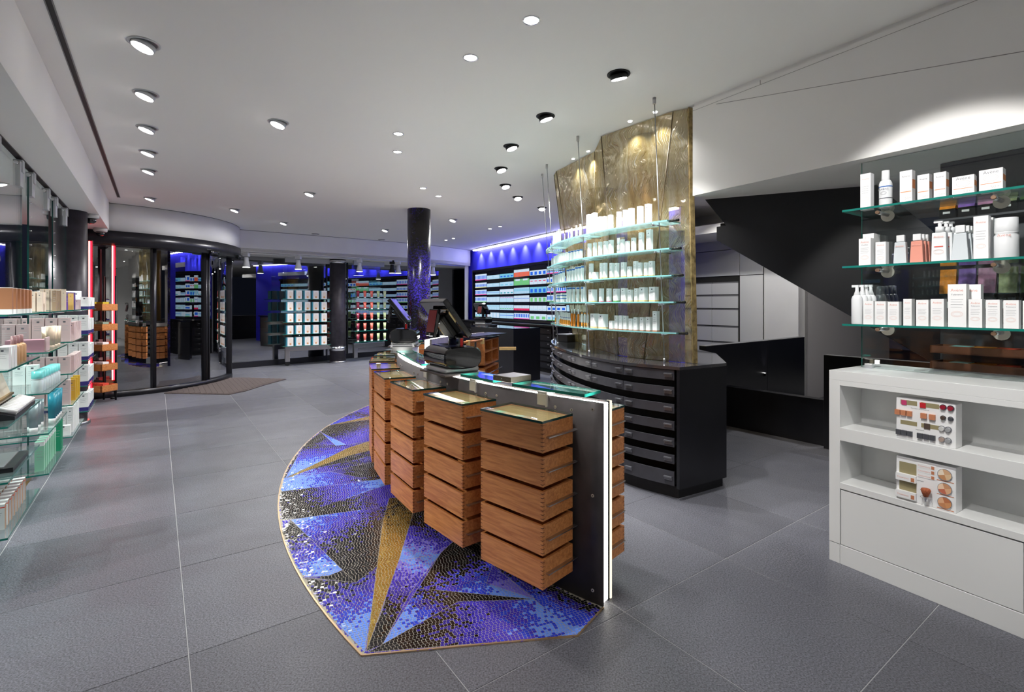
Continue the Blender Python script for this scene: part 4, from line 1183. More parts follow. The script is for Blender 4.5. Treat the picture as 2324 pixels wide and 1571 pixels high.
# near end panel
ea, eb = Vector((1.315, 3.905, 0)), Vector((1.806, 4.189, 0)); edn = (eb - ea).normalized(); epn = Vector((-edn.y, edn.x, 0))
subK(MB().prism([ea, eb, eb + epn * 0.03, ea + epn * 0.03], 0.09, 1.028).build('end_panel', M_black))
rowsz = [(0.943, 1.022), (0.813, 0.889), (0.680, 0.753), (0.545, 0.618), (0.413, 0.483), (0.279, 0.350), (0.106, 0.218)]
DL = 0.474
M_drw = mat('drawer_black', S(66, 67, 74), 0.4, noise=(9, 0.2))
for r_, (z0, z1) in enumerate(rowsz):
    for c_ in range(8):
        s0, s1 = 0.045 + c_ * DL + 0.003, 0.045 + (c_ + 1) * DL - 0.003
        if s1 > acc[-1]: break
        q = strip_poly(s0, s1, 0.006, 0.020, 6)
        dro = subK(MB().prism(q, z0, z1).build('drawer', M_drw))
        tq = MB().prism(strip_poly(s0 + 0.005, s1 - 0.005, 0.02, 0.16, 4), z0 + 0.004, z0 + 0.01).build('tray_base', M_blackm); tq.parent = dro
        for f in (0.10, 0.86):
            pp_, dd_, nn_ = on_curve(lerp(s0, s1, f)); h = MB()
            h.obox(pp_ - nn_ * 0.004, dd_, nn_, 0.034, 0.010, z0 + (z1 - z0) * 0.5 + 0.006, z0 + (z1 - z0) * 0.5 + 0.015)
            h.obox(pp_ + nn_ * 0.002, dd_, nn_, 0.034, 0.004, z0 + (z1 - z0) * 0.5 - 0.016, z0 + (z1 - z0) * 0.5 + 0.010)
            ho = h.build('pull', mat('pull_metal', S(120, 122, 128), 0.3, metal=0.5) if 'pull_metal' not in MATS else MATS['pull_metal']); ho.parent = dro

# ================================================================== folded gold glass partition
def gold_mat():
    m = bpy.data.materials.new('wavy_gold_glass'); m.use_nodes = True
    nt = m.node_tree; nt.nodes.clear(); L = nt.links.new
    g = nt.nodes.new('ShaderNodeNewGeometry')
    sep = nt.nodes.new('ShaderNodeSeparateXYZ'); L(g.outputs['Position'], sep.inputs[0])
    n0 = nt.nodes.new('ShaderNodeTexNoise'); n0.inputs['Scale'].default_value = 3.2; n0.inputs['Detail'].default_value = 2
    mp = nt.nodes.new('ShaderNodeMapping'); mp.inputs['Scale'].default_value = (1, 1, 1.5); L(g.outputs['Position'], mp.inputs[0]); L(mp.outputs[0], n0.inputs[0])
    # wavy vertical streaks: coordinate along the wall displaced by noise of height
    a = nt.nodes.new('ShaderNodeMath'); a.operation = 'MULTIPLY_ADD'; a.inputs[1].default_value = -0.62; L(sep.outputs[1], a.inputs[0]); L(sep.outputs[0], a.inputs[2])
    b = nt.nodes.new('ShaderNodeMath'); b.operation = 'MULTIPLY_ADD'; b.inputs[1].default_value = 0.30; L(n0.outputs['Fac'], b.inputs[0]); L(a.outputs[0], b.inputs[2])
    sz = nt.nodes.new('ShaderNodeMath'); sz.operation = 'SINE'; zz = nt.nodes.new('ShaderNodeMath'); zz.operation = 'MULTIPLY'; zz.inputs[1].default_value = 23.0
    L(sep.outputs[2], zz.inputs[0]); L(zz.outputs[0], sz.inputs[0])
    b2 = nt.nodes.new('ShaderNodeMath'); b2.operation = 'MULTIPLY_ADD'; b2.inputs[1].default_value = 0.012; L(sz.outputs[0], b2.inputs[0]); L(b.outputs[0], b2.inputs[2])
    def streak(scale, seed):
        c = nt.nodes.new('ShaderNodeCombineXYZ'); L(b2.outputs[0], c.inputs[0]); c.inputs[1].default_value = seed
        zq = nt.nodes.new('ShaderNodeMath'); zq.operation = 'MULTIPLY'; zq.inputs[1].default_value = 0.05; L(sep.outputs[2], zq.inputs[0]); L(zq.outputs[0], c.inputs[2])
        n = nt.nodes.new('ShaderNodeTexNoise'); n.inputs['Scale'].default_value = scale; n.inputs['Detail'].default_value = 3; L(c.outputs[0], n.inputs[0])
        return n.outputs['Fac']
    s1, s2 = streak(14, 0.0), streak(60, 5.0)
    r = nt.nodes.new('ShaderNodeValToRGB'); e = r.color_ramp.elements
    e[0].position = 0.25; e[0].color = (*S(134, 106, 36), 1); e[1].position = 0.75; e[1].color = (*S(230, 220, 178), 1)
    x = e.new(0.5); x.color = (*S(196, 172, 100), 1)
    L(s1, r.inputs[0])
    tr = nt.nodes.new('ShaderNodeBsdfTransparent')
    r2 = nt.nodes.new('ShaderNodeValToRGB'); e2 = r2.color_ramp.elements
    e2[0].position = 0.3; e2[0].color = (*S(188, 160, 96), 1); e2[1].position = 0.7; e2[1].color = (*S(238, 228, 204), 1)
    L(s1, r2.inputs[0]); L(r2.outputs[0], tr.inputs[0])
    # reflection highlights of the wavy glass painted in as fine pale lines
    ph = nt.nodes.new('ShaderNodeMath'); ph.operation = 'MULTIPLY'; ph.inputs[1].default_value = 240.0; L(b2.outputs[0], ph.inputs[0])
    ph2 = nt.nodes.new('ShaderNodeMath'); ph2.operation = 'MULTIPLY_ADD'; ph2.inputs[1].default_value = 26.0; L(s1, ph2.inputs[0]); L(ph.outputs[0], ph2.inputs[2])
    sn = nt.nodes.new('ShaderNodeMath'); sn.operation = 'SINE'; L(ph2.outputs[0], sn.inputs[0])
    th = nt.nodes.new('ShaderNodeMapRange'); th.inputs[1].default_value = 0.72; th.inputs[2].default_value = 0.98; L(sn.outputs[0], th.inputs[0])
    msk = nt.nodes.new('ShaderNodeMapRange'); msk.inputs[1].default_value = 0.42; msk.inputs[2].default_value = 0.62; L(n0.outputs['Fac'], msk.inputs[0])
    tm = nt.nodes.new('ShaderNodeMath'); tm.operation = 'MULTIPLY'; L(th.outputs[0], tm.inputs[0]); L(msk.outputs[0], tm.inputs[1])
    cm2 = nt.nodes.new('ShaderNodeMixRGB'); cm2.inputs[2].default_value = (*S(250, 246, 232), 1); L(tm.outputs[0], cm2.inputs[0]); L(r.outputs[0], cm2.inputs[1])
    r = cm2
    df = nt.nodes.new('ShaderNodeBsdfDiffuse'); L(r.outputs[0], df.inputs[0])
    tl = nt.nodes.new('ShaderNodeBsdfTranslucent'); L(r.outputs[0], tl.inputs[0])
    m0 = nt.nodes.new('ShaderNodeMixShader'); m0.inputs[0].default_value = 0.35; L(df.outputs[0], m0.inputs[1]); L(tl.outputs[0], m0.inputs[2])
    m1 = nt.nodes.new('ShaderNodeMixShader'); m1.inputs[0].default_value = 0.34; L(tr.outputs[0], m1.inputs[1]); L(m0.outputs[0], m1.inputs[2])
    bp = nt.nodes.new('ShaderNodeBump'); bp.inputs['Strength'].default_value = 0.6; bp.inputs['Distance'].default_value = 0.02; L(s2, bp.inputs['Height'])
    gl = nt.nodes.new('ShaderNodeBsdfGlossy'); gl.inputs['Roughness'].default_value = 0.12; gl.inputs[0].default_value = (1, 0.95, 0.82, 1); L(bp.outputs[0], gl.inputs['Normal'])
    m2 = nt.nodes.new('ShaderNodeMixShader'); m2.inputs[0].default_value = 0.22; L(m1.outputs[0], m2.inputs[1]); L(gl.outputs[0], m2.inputs[2])
    o = nt.nodes.new('ShaderNodeOutputMaterial'); L(m2.outputs[0], o.inputs[0])
    return m
M_gold = gold_mat()
gB = [(1.52, 4.14), (1.19, 4.49), (1.03, 4.806), (0.93, 5.64), (0.86, 6.35), (0.82, 6.63)]
gT = [(1.475, 4.185), (1.373, 4.241), (0.874, 4.874), (0.889, 5.355), (0.549, 6.151), (0.534, 6.318)]
gp = thing('gold_glass_partition', 'tall folded partition of wavy gold glass standing on the black drawer cabinet', 'partition', (1.52, 4.14, 1.056))
for k in range(5):
    b0, b1 = Vector(gB[k] + (1.056,)), Vector(gB[k + 1] + (1.056,)); t0_, t1_ = Vector(gT[k] + (CEIL - 0.01,)), Vector(gT[k + 1] + (CEIL - 0.01,))
    nn_ = (b1 - b0).cross(t0_ - b0).normalized()
    if nn_.y < 0: nn_ = -nn_
    m = MB(); n = 10
    for i in range(n):
        for jz in range(n):
            def gpnt(a, c): return lerp(lerp(b0, b1, a), lerp(t0_, t1_, a), c)
            m.quad(gpnt(i / n, jz / n), gpnt((i + 1) / n, jz / n), gpnt((i + 1) / n, (jz + 1) / n), gpnt(i / n, (jz + 1) / n))
    sub(m.build('glass_panel', M_gold), gp)
    sub(MB().tube([b1, t1_], 0.005, 6).build('fold_seam', mat('seam_brown', S(88, 72, 44), 0.4) if 'seam_brown' not in MATS else MATS['seam_brown']), gp)
M_fin = mat('gold_fin', S(176, 154, 106), 0.25, noise=(26, 0.6))
sub(MB().loft([(1.50, 4.12, 1.056), (1.545, 4.14, 1.056), (1.555, 4.20, 1.056), (1.51, 4.18, 1.056)], [(1.47, 4.15, CEIL - 0.01), (1.515, 4.17, CEIL - 0.01), (1.525, 4.22, CEIL - 0.01), (1.48, 4.21, CEIL - 0.01)]).build('end_fin', M_fin), gp)
column('column', (1.36, 4.98), 0.20, CEIL, mat('column_ochre', S(140, 106, 44), 0.35, metal=0.2, noise=(4, 0.4)), 'ochre round column seen through the gold glass, nearer one', z0c=1.056)
column('column', (1.30, 7.25), 0.22, CEIL, MATS['column_ochre'], 'ochre round column seen through the gold glass, farther one', z0c=1.056)

# ================================================================== hanging rack of curved glass shelves
C0 = Vector((3.39, 5.87, 0))
TBa = [(-130, 2.57), (-136, 2.60), (-142.2, 2.64), (-161.4, 2.76), (-183.4, 2.84), (-194.5, 2.93), (-210, 3.0)]
TTa = [(-130, 2.96), (-140, 2.94), (-160.4, 2.913), (-180.2, 2.979), (-188.5, 3.04), (-210, 3.1)]
def tab(T, a):
    for (a0, r0), (a1, r1) in zip(T[:-1], T[1:]):
        if a1 <= a <= a0: return lerp(r0, r1, (a - a0) / (a1 - a0))
    return T[-1][1]
def rfr(a, z):
    t = (z - 1.053) / 2.147
    return lerp(tab(TBa, a), tab(TTa, a), t)
SZ = [2.232, 2.007, 1.789, 1.570, 1.312]          # upper faces
rk = thing('glass_shelf_rack', 'rack of five curved aqua glass shelves on steel rods before the gold glass', 'shelf rack', (1.3, 4.25, 1.053))
for i_, z in enumerate(SZ):
    aa = [-139.2 - k * 1.5 for k in range(40)]
    fo = [pol(rfr(a, z) + 0.025 - max(0, (-191 - a) * 0.022), a, 0, C0) for a in aa]
    ba = [pol(rfr(a, z) - 0.155 - 0.03 * (z - 1.3), a, 0, C0) for a in aa if a > -194][::-1]
    s_ = MB().prism(fo + ba, z - 0.012, z, 0, None, 1)
    sub(s_.build('shelf', [M_frost, mat('aqua_edge', S(128, 190, 190), 0.2) if 'aqua_edge' not in MATS else MATS['aqua_edge']]), rk)
    for a in (-142.0, -160.9, -181.8, -191.0):
        p0, p1 = pol(rfr(a, z) + 0.012, a, z - 0.022, C0), pol(rfr(a, z) - 0.20, a, z - 0.022, C0)
        sub(MB().tube([p0, p1], 0.008, 8).build('bracket_arm', M_chrome), rk)
        sub(MB().tube([p0 + Vector((0, 0, -0.012)), p0 + Vector((0, 0, 0.010))], 0.012, 8).build('clamp', M_chrome), rk)
    p0 = pol(rfr(-139.4, z) - 0.02, -139.4, z - 0.006, C0); p1 = pol(rfr(-137.6, z) - 0.02, -137.6, z - 0.006, C0)
    sub(MB().tube([p0, p1], 0.011, 6).build('shelf_end_clip', M_gloss), rk)
RODB = [(1.303, 4.253), (0.775, 4.99), (0.558, 6.036), (0.558, 6.604)]; RODT = [(1.139, 3.982), (0.647, 4.892), (0.411, 5.879), (0.383, 6.318)]
for b, t in zip(RODB, RODT):
    sub(MB().tube([b + (1.053,), t + (CEIL,)], 0.0045, 8).build('rod', M_steel), rk)
    sub(MB().tube([t + (CEIL - 0.05,), t + (CEIL,)], 0.014, 10).build('rod_anchor', M_steel), rk)
    sub(MB().tube([b + (1.053,), b + (1.085,)], 0.012, 10).build('rod_foot', M_steel), rk)
def ang_at(px, z, inset):
    best = None
    for k in range(1090):
        a = -137 - k * 0.05
        p = pol(rfr(a, z) - inset, a, 0, C0); e = abs(CXP + FPX * p.x / p.y - px)
        if best is None or e < best[0]: best = (e, a, p)
    return best[1], best[2]
LAB = {'r': 'white carton with red base stripe', 'p': 'white carton with pink base stripe', 'o': 'white carton with orange base stripe', 'b': 'white carton with brown base stripe', 'g': 'white carton with green base stripe', 'w': 'plain white carton', 'c': 'white cylindrical canister', 't': 'white squeeze tube', 'k': 'white carton with blue top mark', 's': 'sunscreen carton with orange lower half', 'q': 'orange spray bottle with white cap', 'v': 'tube with orange base and green print', 'a': 'white spray bottle', 'j': 'white display box of small jars'}
BAND = {'r': ((0, .055, RED),), 'p': ((0, .07, PINK),), 'o': ((0.02, .09, YEL),), 'b': ((0, .05, BRN),), 'g': ((0, .09, GRN),), 'w': (), 'k': ((.86, .97, BLU),), 's': ((0.03, .40, ORG), (.56, .60, BLU))}
R1 = [(800, 75, 325, 'r'), (885, 80, 330, 'r'), (975, 60, 250, 'p'), (1045, 60, 240, 'p'), (1135, 68, 245, 'p'), (1265, 85, 270, 'c'), (1365, 85, 280, 'c'), (1458, 78, 290, 'r'), (1592, 78, 300, 'r'), (1718, 88, 315, 'r')]
R2 = [(808, 55, 230, 'r'), (890, 52, 230, 'r'), (972, 52, 230, 'r'), (1057, 60, 230, 'r'), (1142, 66, 235, 'r'), (1255, 62, 255, 't'), (1317, 50, 225, 'r'), (1398, 58, 190, 'r'), (1492, 62, 230, 'r'), (1612, 68, 300, 'r'), (1738, 82, 335, 'r')]
R3 = [(832, 62, 260, 'o'), (900, 78, 118, 'o'), (995, 50, 255, 'o'), (1050, 55, 255, 'o'), (1150, 58, 245, 'o'), (1232, 62, 240, 'o'), (1337, 72, 245, 'o'), (1430, 62, 172, 'o'), (1525, 62, 250, 'o'), (1592, 60, 225, 'o'), (1685, 60, 222, 'o'), (1772, 76, 238, 'o')]
f2 = 6.835 / 6.547
R4 = [(820, 110, 190, 'o'), (950, 62, 205, 'p'), (1062, 62, 205, 'p'), (1175, 82, 200, 'g'), (1292, 86, 208, 'o'), (1382, 68, 185, 'o'), (1475, 62, 205, 'o'), (1577, 102, 218, 'o'), (1727, 112, 225, 'o')]
R5 = [(850, 112, 218, 'o'), (975, 118, 218, 'o'), (1107, 72, 125, 'b'), (1180, 62, 210, 'b'), (1247, 58, 215, 'b'), (1312, 62, 215, 'b'), (1392, 62, 178, 'b'), (1467, 66, 200, 'b'), (1562, 72, 205, 'b'), (1657, 72, 215, 'b'), (1762, 82, 310, 'b')]
Rr = [[(1220 + x / 6.835, w / 6.835, h / 6.835, k) for x, w, h, k in R] for R in (R1, R2, R3)] + [[(1220 + x / 6.547, w / 6.547, h / 6.547, k) for x, w, h, k in R] for R in (R4, R5)]
L1 = [(190, 40, 170, 'w'), (270, 42, 310, 'w'), (312, 40, 320, 'w'), (352, 40, 330, 'w'), (398, 48, 340, 'w'), (510, 48, 190, 't'), (592, 48, 200, 't'), (665, 54, 270, 'a'), (768, 60, 290, 'a'), (857, 62, 300, 'a')]
L2 = [(x, 34, 235, 'k' if x > 600 else 'w') for x in (160, 192, 224, 284, 312, 346, 380, 414, 446, 492, 556, 612, 672, 740, 806, 874)]
L3 = [(x, 40, h, 'k') for x, h in ((190, 260), (236, 250), (304, 260), (345, 255), (388, 260), (430, 265), (482, 275), (580, 290), (632, 300), (700, 300), (770, 330), (832, 330), (900, 345))]
L4 = [(225, 40, 350, 'w'), (268, 40, 350, 'w'), (390, 120, 200, 'j'), (490, 90, 205, 'j'), (580, 40, 340, 'k'), (632, 38, 345, 'k'), (710, 40, 345, 'k'), (800, 44, 345, 'k'), (900, 44, 350, 'k'), (955, 44, 350, 'w')]
L5 = [(255, 60, 260, 's'), (305, 44, 260, 'w'), (350, 44, 250, 'w'), (415, 36, 280, 's'), (455, 36, 280, 's'), (497, 36, 280, 's'), (540, 36, 290, 's'), (600, 60, 290, 's'), (668, 46, 390, 'q'), (725, 46, 390, 'q'), (812, 50, 395, 'q'), (895, 44, 330, 'v'), (955, 44, 330, 'v'), (1018, 50, 330, 'v')]
Ll = [[(1230 + x / 9.817, w / 9.817, h / 9.817, k) for x, w, h, k in R] for R in (L1, L2, L3, L4, L5)]
M_orb = mat('orange_bottle', S(232, 130, 30), 0.15, coat=0.5)
for bay, rows_ in (('right', Rr), ('left', Ll)):
    for i_, row_ in enumerate(rows_):
        for k_, (px, wpx, hpx, kd) in enumerate(row_):
            z = SZ[i_]
            a, p = ang_at(px, z, 0.045)
            w, h = wpx * p.y / FPX, hpx * p.y / FPX * 0.97
            lb = '%s, %s from left, %s bay, %s gold-rack shelf' % (LAB[kd], ORD[k_], bay, shelfname[i_])
            rot = math.radians(a + 90); gname = 'products on the curved glass rack'
            loc = (p.x, p.y, z)
            if kd in BAND:
                w = min(w, 0.105) * (0.84 if bay == 'left' else 0.96); d = min(0.085, max(0.028, w * 0.85))
                o = put('product_carton', carton_mesh(w, d, h, cw_, BAND[kd]), None, loc, rot); tag(o, lb, 'carton', gname)
            elif kd == 'j':
                o = put('jar_display_box', carton_mesh(w, 0.07, h, cw_, ((.35, .45, BLU), (.7, .8, BLU)), None, 0), None, loc, rot); tag(o, lb, 'box', gname)
            else:
                t = thing({'c': 'canister', 't': 'squeeze_tube', 'a': 'spray_bottle', 'q': 'spray_bottle', 'v': 'squeeze_tube'}[kd], lb, {'c': 'canister', 't': 'tube', 'v': 'tube'}.get(kd, 'bottle'), loc, rot, gname)
                if kd == 'c': bottle(t, w / 2, h, cw_, cw_, 0.97, 0.2); MB().lathe([(w / 2 + 0.0006, 0.004), (w / 2 + 0.0006, 0.014)], 16).build('base_stripe', PINK, t)
                elif kd == 't': tube_up(t, w / 2 * 1.05, h, cw_, cw_)
                elif kd == 'a': bottle(t, w / 2, h, cw_, cw_, 0.75, 0.25)
                elif kd == 'q': bottle(t, w / 2, h, M_orb, cw_, 0.55, 0.27)
                else: bottle(t, w / 2, h, cw_, ORG, 0.8, 0.1); MB().lathe([(w / 2 + 0.0008, 0.006), (w / 2 + 0.0008, h * 0.3)], 16).build('base_print', ORG, t)
# dark notebook on the worktop
q = P(1285, 776, 1.054)
nb = MB().box(-0.14, 0.14, -0.1, 0.1, 0, 0.09).build('black_box', M_blackm, None, (q.x + 0.05, q.y + 0.1, 1.054), 0.7, bevel=0.004); tag(nb, 'black box standing on the far end of the drawer cabinet', 'box')
MB().box(-0.145, 0.145, -0.105, 0.105, 0.09, 0.098).build('lid', M_grey, nb)
# ================================================================== left: free standing glass shelf stands
UN = {'Z': (3.60, 4.455, 3.53, 4.47), 'A': (4.80, 5.68, 4.76, 5.715), 'B': (6.02, 6.89, 5.988, 6.943), 'C': (7.34, 8.16, 7.234, 8.187)}
UNAME = {'Z': 'nearest left glass stand', 'A': 'second left glass stand', 'B': 'third left glass stand', 'C': 'farthest left glass stand'}
LZ = [1.495, 1.207, 0.917, 0.630, 0.343]
VF, VB, VG = -0.627, -1.18, -0.915
for un, (s0, s1, g0, g1) in UN.items():
    um = (g0 + g1) / 2
    o_ = UV(um, VG)
    t = thing('glass_shelf_stand', UNAME[un] + ' hung from the soffit with five glass shelves', 'shelf stand', o_, ANG, 'left glass stands')
    # local y = along D1 (u), local x = along D2 (v)
    pnl = MB(); L_ = (g1 - g0) / 2
    pnl.box(-0.006, 0.006, -L_, L_, 0.03, 2.66, 0)
    for fi in (2, 4): pnl.m[fi] = 1
    pnl.build('glass_panel', [M_glass, M_edged], t)
    for y in (-L_ + 0.10, L_ - 0.10):
        c = MB(); c.box(-0.022, 0.022, y - 0.055, y + 0.055, 2.50, 2.70); c.box(-0.03, 0.03, y - 0.02, y + 0.055, 2.62, 2.72)
        co = c.build('clamp', M_alu, t, bevel=0.003)
        MB().tube([(0, y + 0.075, 2.66), (0, y + 0.075, 2.74)], 0.012, 10).build('clamp_bolt', M_chrome, co)
        MB().tube([(0, y - 0.10, 2.68), (0, y - 0.055, 2.68)], 0.014, 10).build('clamp_bolt', M_chrome, co)
    fo = MB(); fo.box(-0.03, 0.03, -L_, -L_ + 0.12, 0.0, 0.06); fo.box(-0.03, 0.03, L_ - 0.12, L_, 0.0, 0.06); fo.build('floor_shoe', M_steel, t, bevel=0.003)
    for z in LZ:
        s_ = MB().box(VB - VG, VF - VG, s0 - um, s1 - um, z - 0.010, z)
        sh = s_.build('shelf', [M_shelfg], t)
        e = MB().box(VF - VG, VF - VG + 0.0015, s0 - um, s1 - um, z - 0.010, z); e.box(VB - VG, VF - VG, s0 - um - 0.0015, s0 - um, z - 0.010, z)
        e.build('shelf_edge', M_edge, sh)
        for y in (s0 - um + 0.12, s1 - um - 0.12):
            MB().tube([(-0.22, y, z - 0.018), (0.22, y, z - 0.018)], 0.007, 8).build('support_arm', M_chrome, sh)
    for k in range(7):
        MB().tube([(-0.010, -L_ + 0.10, 1.70 + k * 0.125), (0.010, -L_ + 0.10, 1.70 + k * 0.125)], 0.006, 8).build('pin_hole', M_chrome, t)
ra = MB().prism([UV(2.5, -0.925), UV(8.2, -0.925), UV(8.2, -0.905), UV(2.5, -0.905)], 0.0, 0.004).build('floor_rail', M_brass)
tag(ra, 'thin brass floor rail below the left glass stands', 'rail')
SH = ['top', 'second', 'middle', 'fourth', 'lowest']
cnt = {}
def rowset(un, si, desc, sz, me, v0, nv, u0, nu, du, cat='carton', dv=None):
    """nv ranks deep (towards the wall), nu along the aisle; sz=(v size, u size, h)"""
    s0 = UN[un][0]
    dv = dv or sz[0] + 0.006
    for a in range(nv):
        for b in range(nu):
            p = UV(s0 + u0 + b * du, v0 - a * dv, LZ[si])
            o = put('product_carton', me, None, p, ANG)
            tag(o, '%s, %s along, %s deep, %s shelf, %s' % (desc, ORD[b], ORD[a], SH[si], UNAME[un].replace(' left glass', '')), cat, '%s on the left stands' % desc)
W_ = lambda w, l, h, body=cw_, bands=(), logo=ink2, lines=3: carton_mesh(w, l, h, body, bands, logo, lines)
wav = ((0, .2, NAVY),)
# farthest stand
rowset('C', 0, 'small white carton', (.075, .06, .20), W_(.075, .06, .20), -1.14, 1, .08, 1, .1); rowset('C', 0, 'large white carton', (.085, .06, .205), W_(.085, .06, .205), -.765, 4, .35, 1, .1)
rowset('C', 0, 'white carton with navy base', (.075, .06, .135), W_(.075, .06, .135, cw_, wav), -.672, 1, .12, 6, .12)
rowset('C', 0, 'pink small carton', (.03, .04, .075), W_(.03, .04, .075, BLUSH), -.76, 4, .06, 1, .1)
for si, h in ((1, .215), (2, .20), (3, .225), (4, .20)):
    rowset('C', si, 'white carton with navy base', (.082, .06, h), W_(.082, .06, h, cw_, wav), -.675, 3, .07, 2, .09)
    rowset('C', si, 'slim white carton with navy base', (.05, .05, h * .8), W_(.05, .05, h * .8, cw_, wav), -.665, 1, .27, 5, .11)
# third stand
rowset('B', 0, 'purple carton', (.085, .06, .165), W_(.085, .06, .165, PURP), -.70, 2, .36, 2, .12)
rowset('B', 0, 'white and pink small carton', (.035, .05, .10), W_(.035, .05, .10, BLUSH), -.66, 2, .66, 2, .10)
rowset('B', 0, 'grey and tan slim carton', (.03, .05, .19), W_(.03, .05, .19, BEIG), -.70, 5, .12, 1, .1)
rowset('B', 0, 'gold slim carton', (.035, .05, .155), W_(.035, .05, .155, pm('gold', S(206, 170, 96))), -.66, 1, .22, 1, .1)
rowset('B', 1, 'blush pink carton', (.082, .06, .215), W_(.082, .06, .215, BLUSH), -.69, 5, .10, 1, .1)
rowset('B', 1, 'slim blush pink carton', (.04, .045, .17), W_(.04, .045, .17, BLUSH), -.655, 1, .22, 6, .10)
rowset('B', 2, 'blush pink carton', (.08, .06, .15), W_(.08, .06, .15, BLUSH), -.69, 4, .10, 1, .1)
rowset('B', 2, 'slim blush pink carton', (.055, .05, .15), W_(.055, .05, .15, BLUSH), -.662, 1, .22, 6, .10)
rowset('B', 3, 'blush pink carton', (.08, .06, .22), W_(.08, .06, .22, BLUSH), -.69, 4, .10, 1, .1)
rowset('B', 3, 'yellow gold cylinder carton', (.05, .05, .20), W_(.05, .05, .20, pm('ochre', S(214, 166, 48))), -.66, 1, .30, 3, .16)
rowset('B', 4, 'white carton', (.10, .06, .09), W_(.10, .06, .09), -.70, 2, .10, 1, .1)
rowset('B', 4, 'tall slim white carton', (.045, .045, .24), W_(.045, .045, .24), -.665, 2, .22, 5, .10)
# second stand
rowset('A', 0, 'beige carton with photo print', (.145, .05, .165), carton_mesh(.145, .05, .165, BEIG, ((0, .38, pm('stone', S(172, 164, 160))), (.84, .93, pm('sand', S(206, 190, 150)))), ink2, 2), -.89, 1, .22, 1, .1)
rowset('A', 0, 'cream slim carton', (.03, .05, .145), W_(.03, .05, .145, pm('cream', S(226, 208, 190))), -.70, 3, .20, 2, .10)
rowset('A', 0, 'dark and tan slim carton', (.025, .04, .16), W_(.025, .04, .16, pm('tan', S(150, 128, 104))), -.66, 1, .52, 4, .07)
rowset('A', 1, 'tall mauve carton', (.07, .06, .19), W_(.07, .06, .19, pm('mauve', S(170, 150, 152))), -.82, 2, .40, 1, .1)
rowset('A', 2, 'white carton', (.07, .06, .15), W_(.07, .06, .15), -.80, 2, .62, 1, .1)
rowset('A', 4, 'mint green carton', (.05, .045, .21), carton_mesh(.05, .045, .21, MINT, ((.86, 1, cw_),), None, 4), -.69, 1, .12, 7, .08)
rowset('A', 4, 'tall emerald green carton', (.035, .04, .25), W_(.035, .04, .25, pm('emerald', S(28, 150, 110))), -.66, 1, .70, 2, .07)
def lshape(un, si, name, desc, v, u, maker, cat):
    p = UV(UN[un][0] + u, v, LZ[si])
    key = (un, si, desc); cnt[key] = cnt.get(key, 0) + 1
    t = thing(name, '%s, %s along, %s shelf of %s' % (desc, ORD[cnt[key] - 1], SH[si], UNAME[un].replace(' left glass', '')), cat, p, ANG, '%s on the left stands' % desc)
    maker(t); return t
M_cream = mat('cream_tube', S(226, 206, 182), 0.35); M_aq = mat('turquoise_cap', S(120, 216, 214), 0.3); M_clear = mat('clear_bottle', S(206, 222, 224), 0.15)
M_tealb = mat('teal_tube', S(46, 146, 170), 0.25); M_silver = mat('silver_tube', S(160, 172, 178), 0.3, metal=0.4); M_tan = mat('tan_bottle', S(206, 164, 122), 0.25); M_mauve = mat('mauve_cap', S(150, 110, 112), 0.3)
# pink tray with small boxes and cones
pt = thing('pink_display_tray', 'pink display tray of four small boxes on the second stand', 'display tray', UV(UN['A'][0] + 0.10, -0.76, LZ[1]), ANG)
MB().box(-0.10, 0.10, -0.04, 0.12, 0, 0.085).build('tray', pm('dusty_pink', S(176, 132, 146)), pt)
for k in range(4): MB().box(0.1005, 0.112, -0.03 + k * 0.036, -0.005 + k * 0.036, 0.004, 0.10).build('small_box', BLUSH, pt)
for k in range(6): lshape('A', 1, 'cream_tube', 'cream coloured tube', -.70 if k % 2 else -.665, .38 + .07 * k, lambda t: tube_up(t, .028, .165, M_cream, M_cream), 'tube')
for k in range(4): lshape('A', 1, 'white_cone_bottle', 'small white cone bottle', -.91 - .045 * k, .06 + .02 * k, lambda t: bottle(t, .018, .12, cw_, BLUSH, .4, .5), 'bottle')
for k in range(8): lshape('A', 2, 'turquoise_cap_bottle', 'clear bottle with turquoise cap', -.70 + .004 * k, .10 + .075 * k, lambda t: bottle(t, .034, .15, M_clear, M_aq, .98, .36), 'bottle')
for k in range(5): lshape('A', 3, 'silver_tube', 'silver standing tube', -.72 - .02 * (k % 2), .10 + .055 * k, lambda t: tube_up(t, .028, .205, M_silver, cw_), 'tube')
for k in range(5): lshape('A', 3, 'teal_tube', 'teal blue standing tube', -.66, .40 + .075 * k, lambda t: tube_up(t, .026, .23, M_tealb, cw_), 'tube')
# nearest stand
rowset('Z', 0, 'white carton with brown front', (.05, .035, .145), carton_mesh(.05, .035, .145, cw_, ((.18, .98, BRN),), None, 0, cw_), -.67, 1, .22, 6, .10)
rowset('Z', 1, 'pale grey carton', (.06, .05, .165), W_(.06, .05, .165, pm('pale_grey', S(206, 208, 212))), -.86, 2, .45, 3, .12)
rowset('Z', 1, 'white carton', (.05, .05, .115), W_(.05, .05, .115), -.66, 1, .10, 3, .07)
for k in range(3): lshape('Z', 1, 'tan_bottle', 'tan bottle with mauve cap', -.665, .36 + .09 * k, lambda t: bottle(t, .026, .16, M_tan, M_mauve, .5, .3), 'bottle')
ts = thing('makeup_tester', 'makeup tester display with beige panel and row of white tubes', 'tester display', UV(UN['Z'][0] + 0.40, -0.715, LZ[2]), ANG)
MB().loft([(-0.12, -0.22, 0), (0.085, -0.22, 0), (0.085, 0.34, 0), (-0.12, 0.34, 0)], [(-0.12, -0.22, 0.085), (0.085, -0.22, 0.02), (0.085, 0.34, 0.02), (-0.12, 0.34, 0.085)]).build('base', M_black, ts)
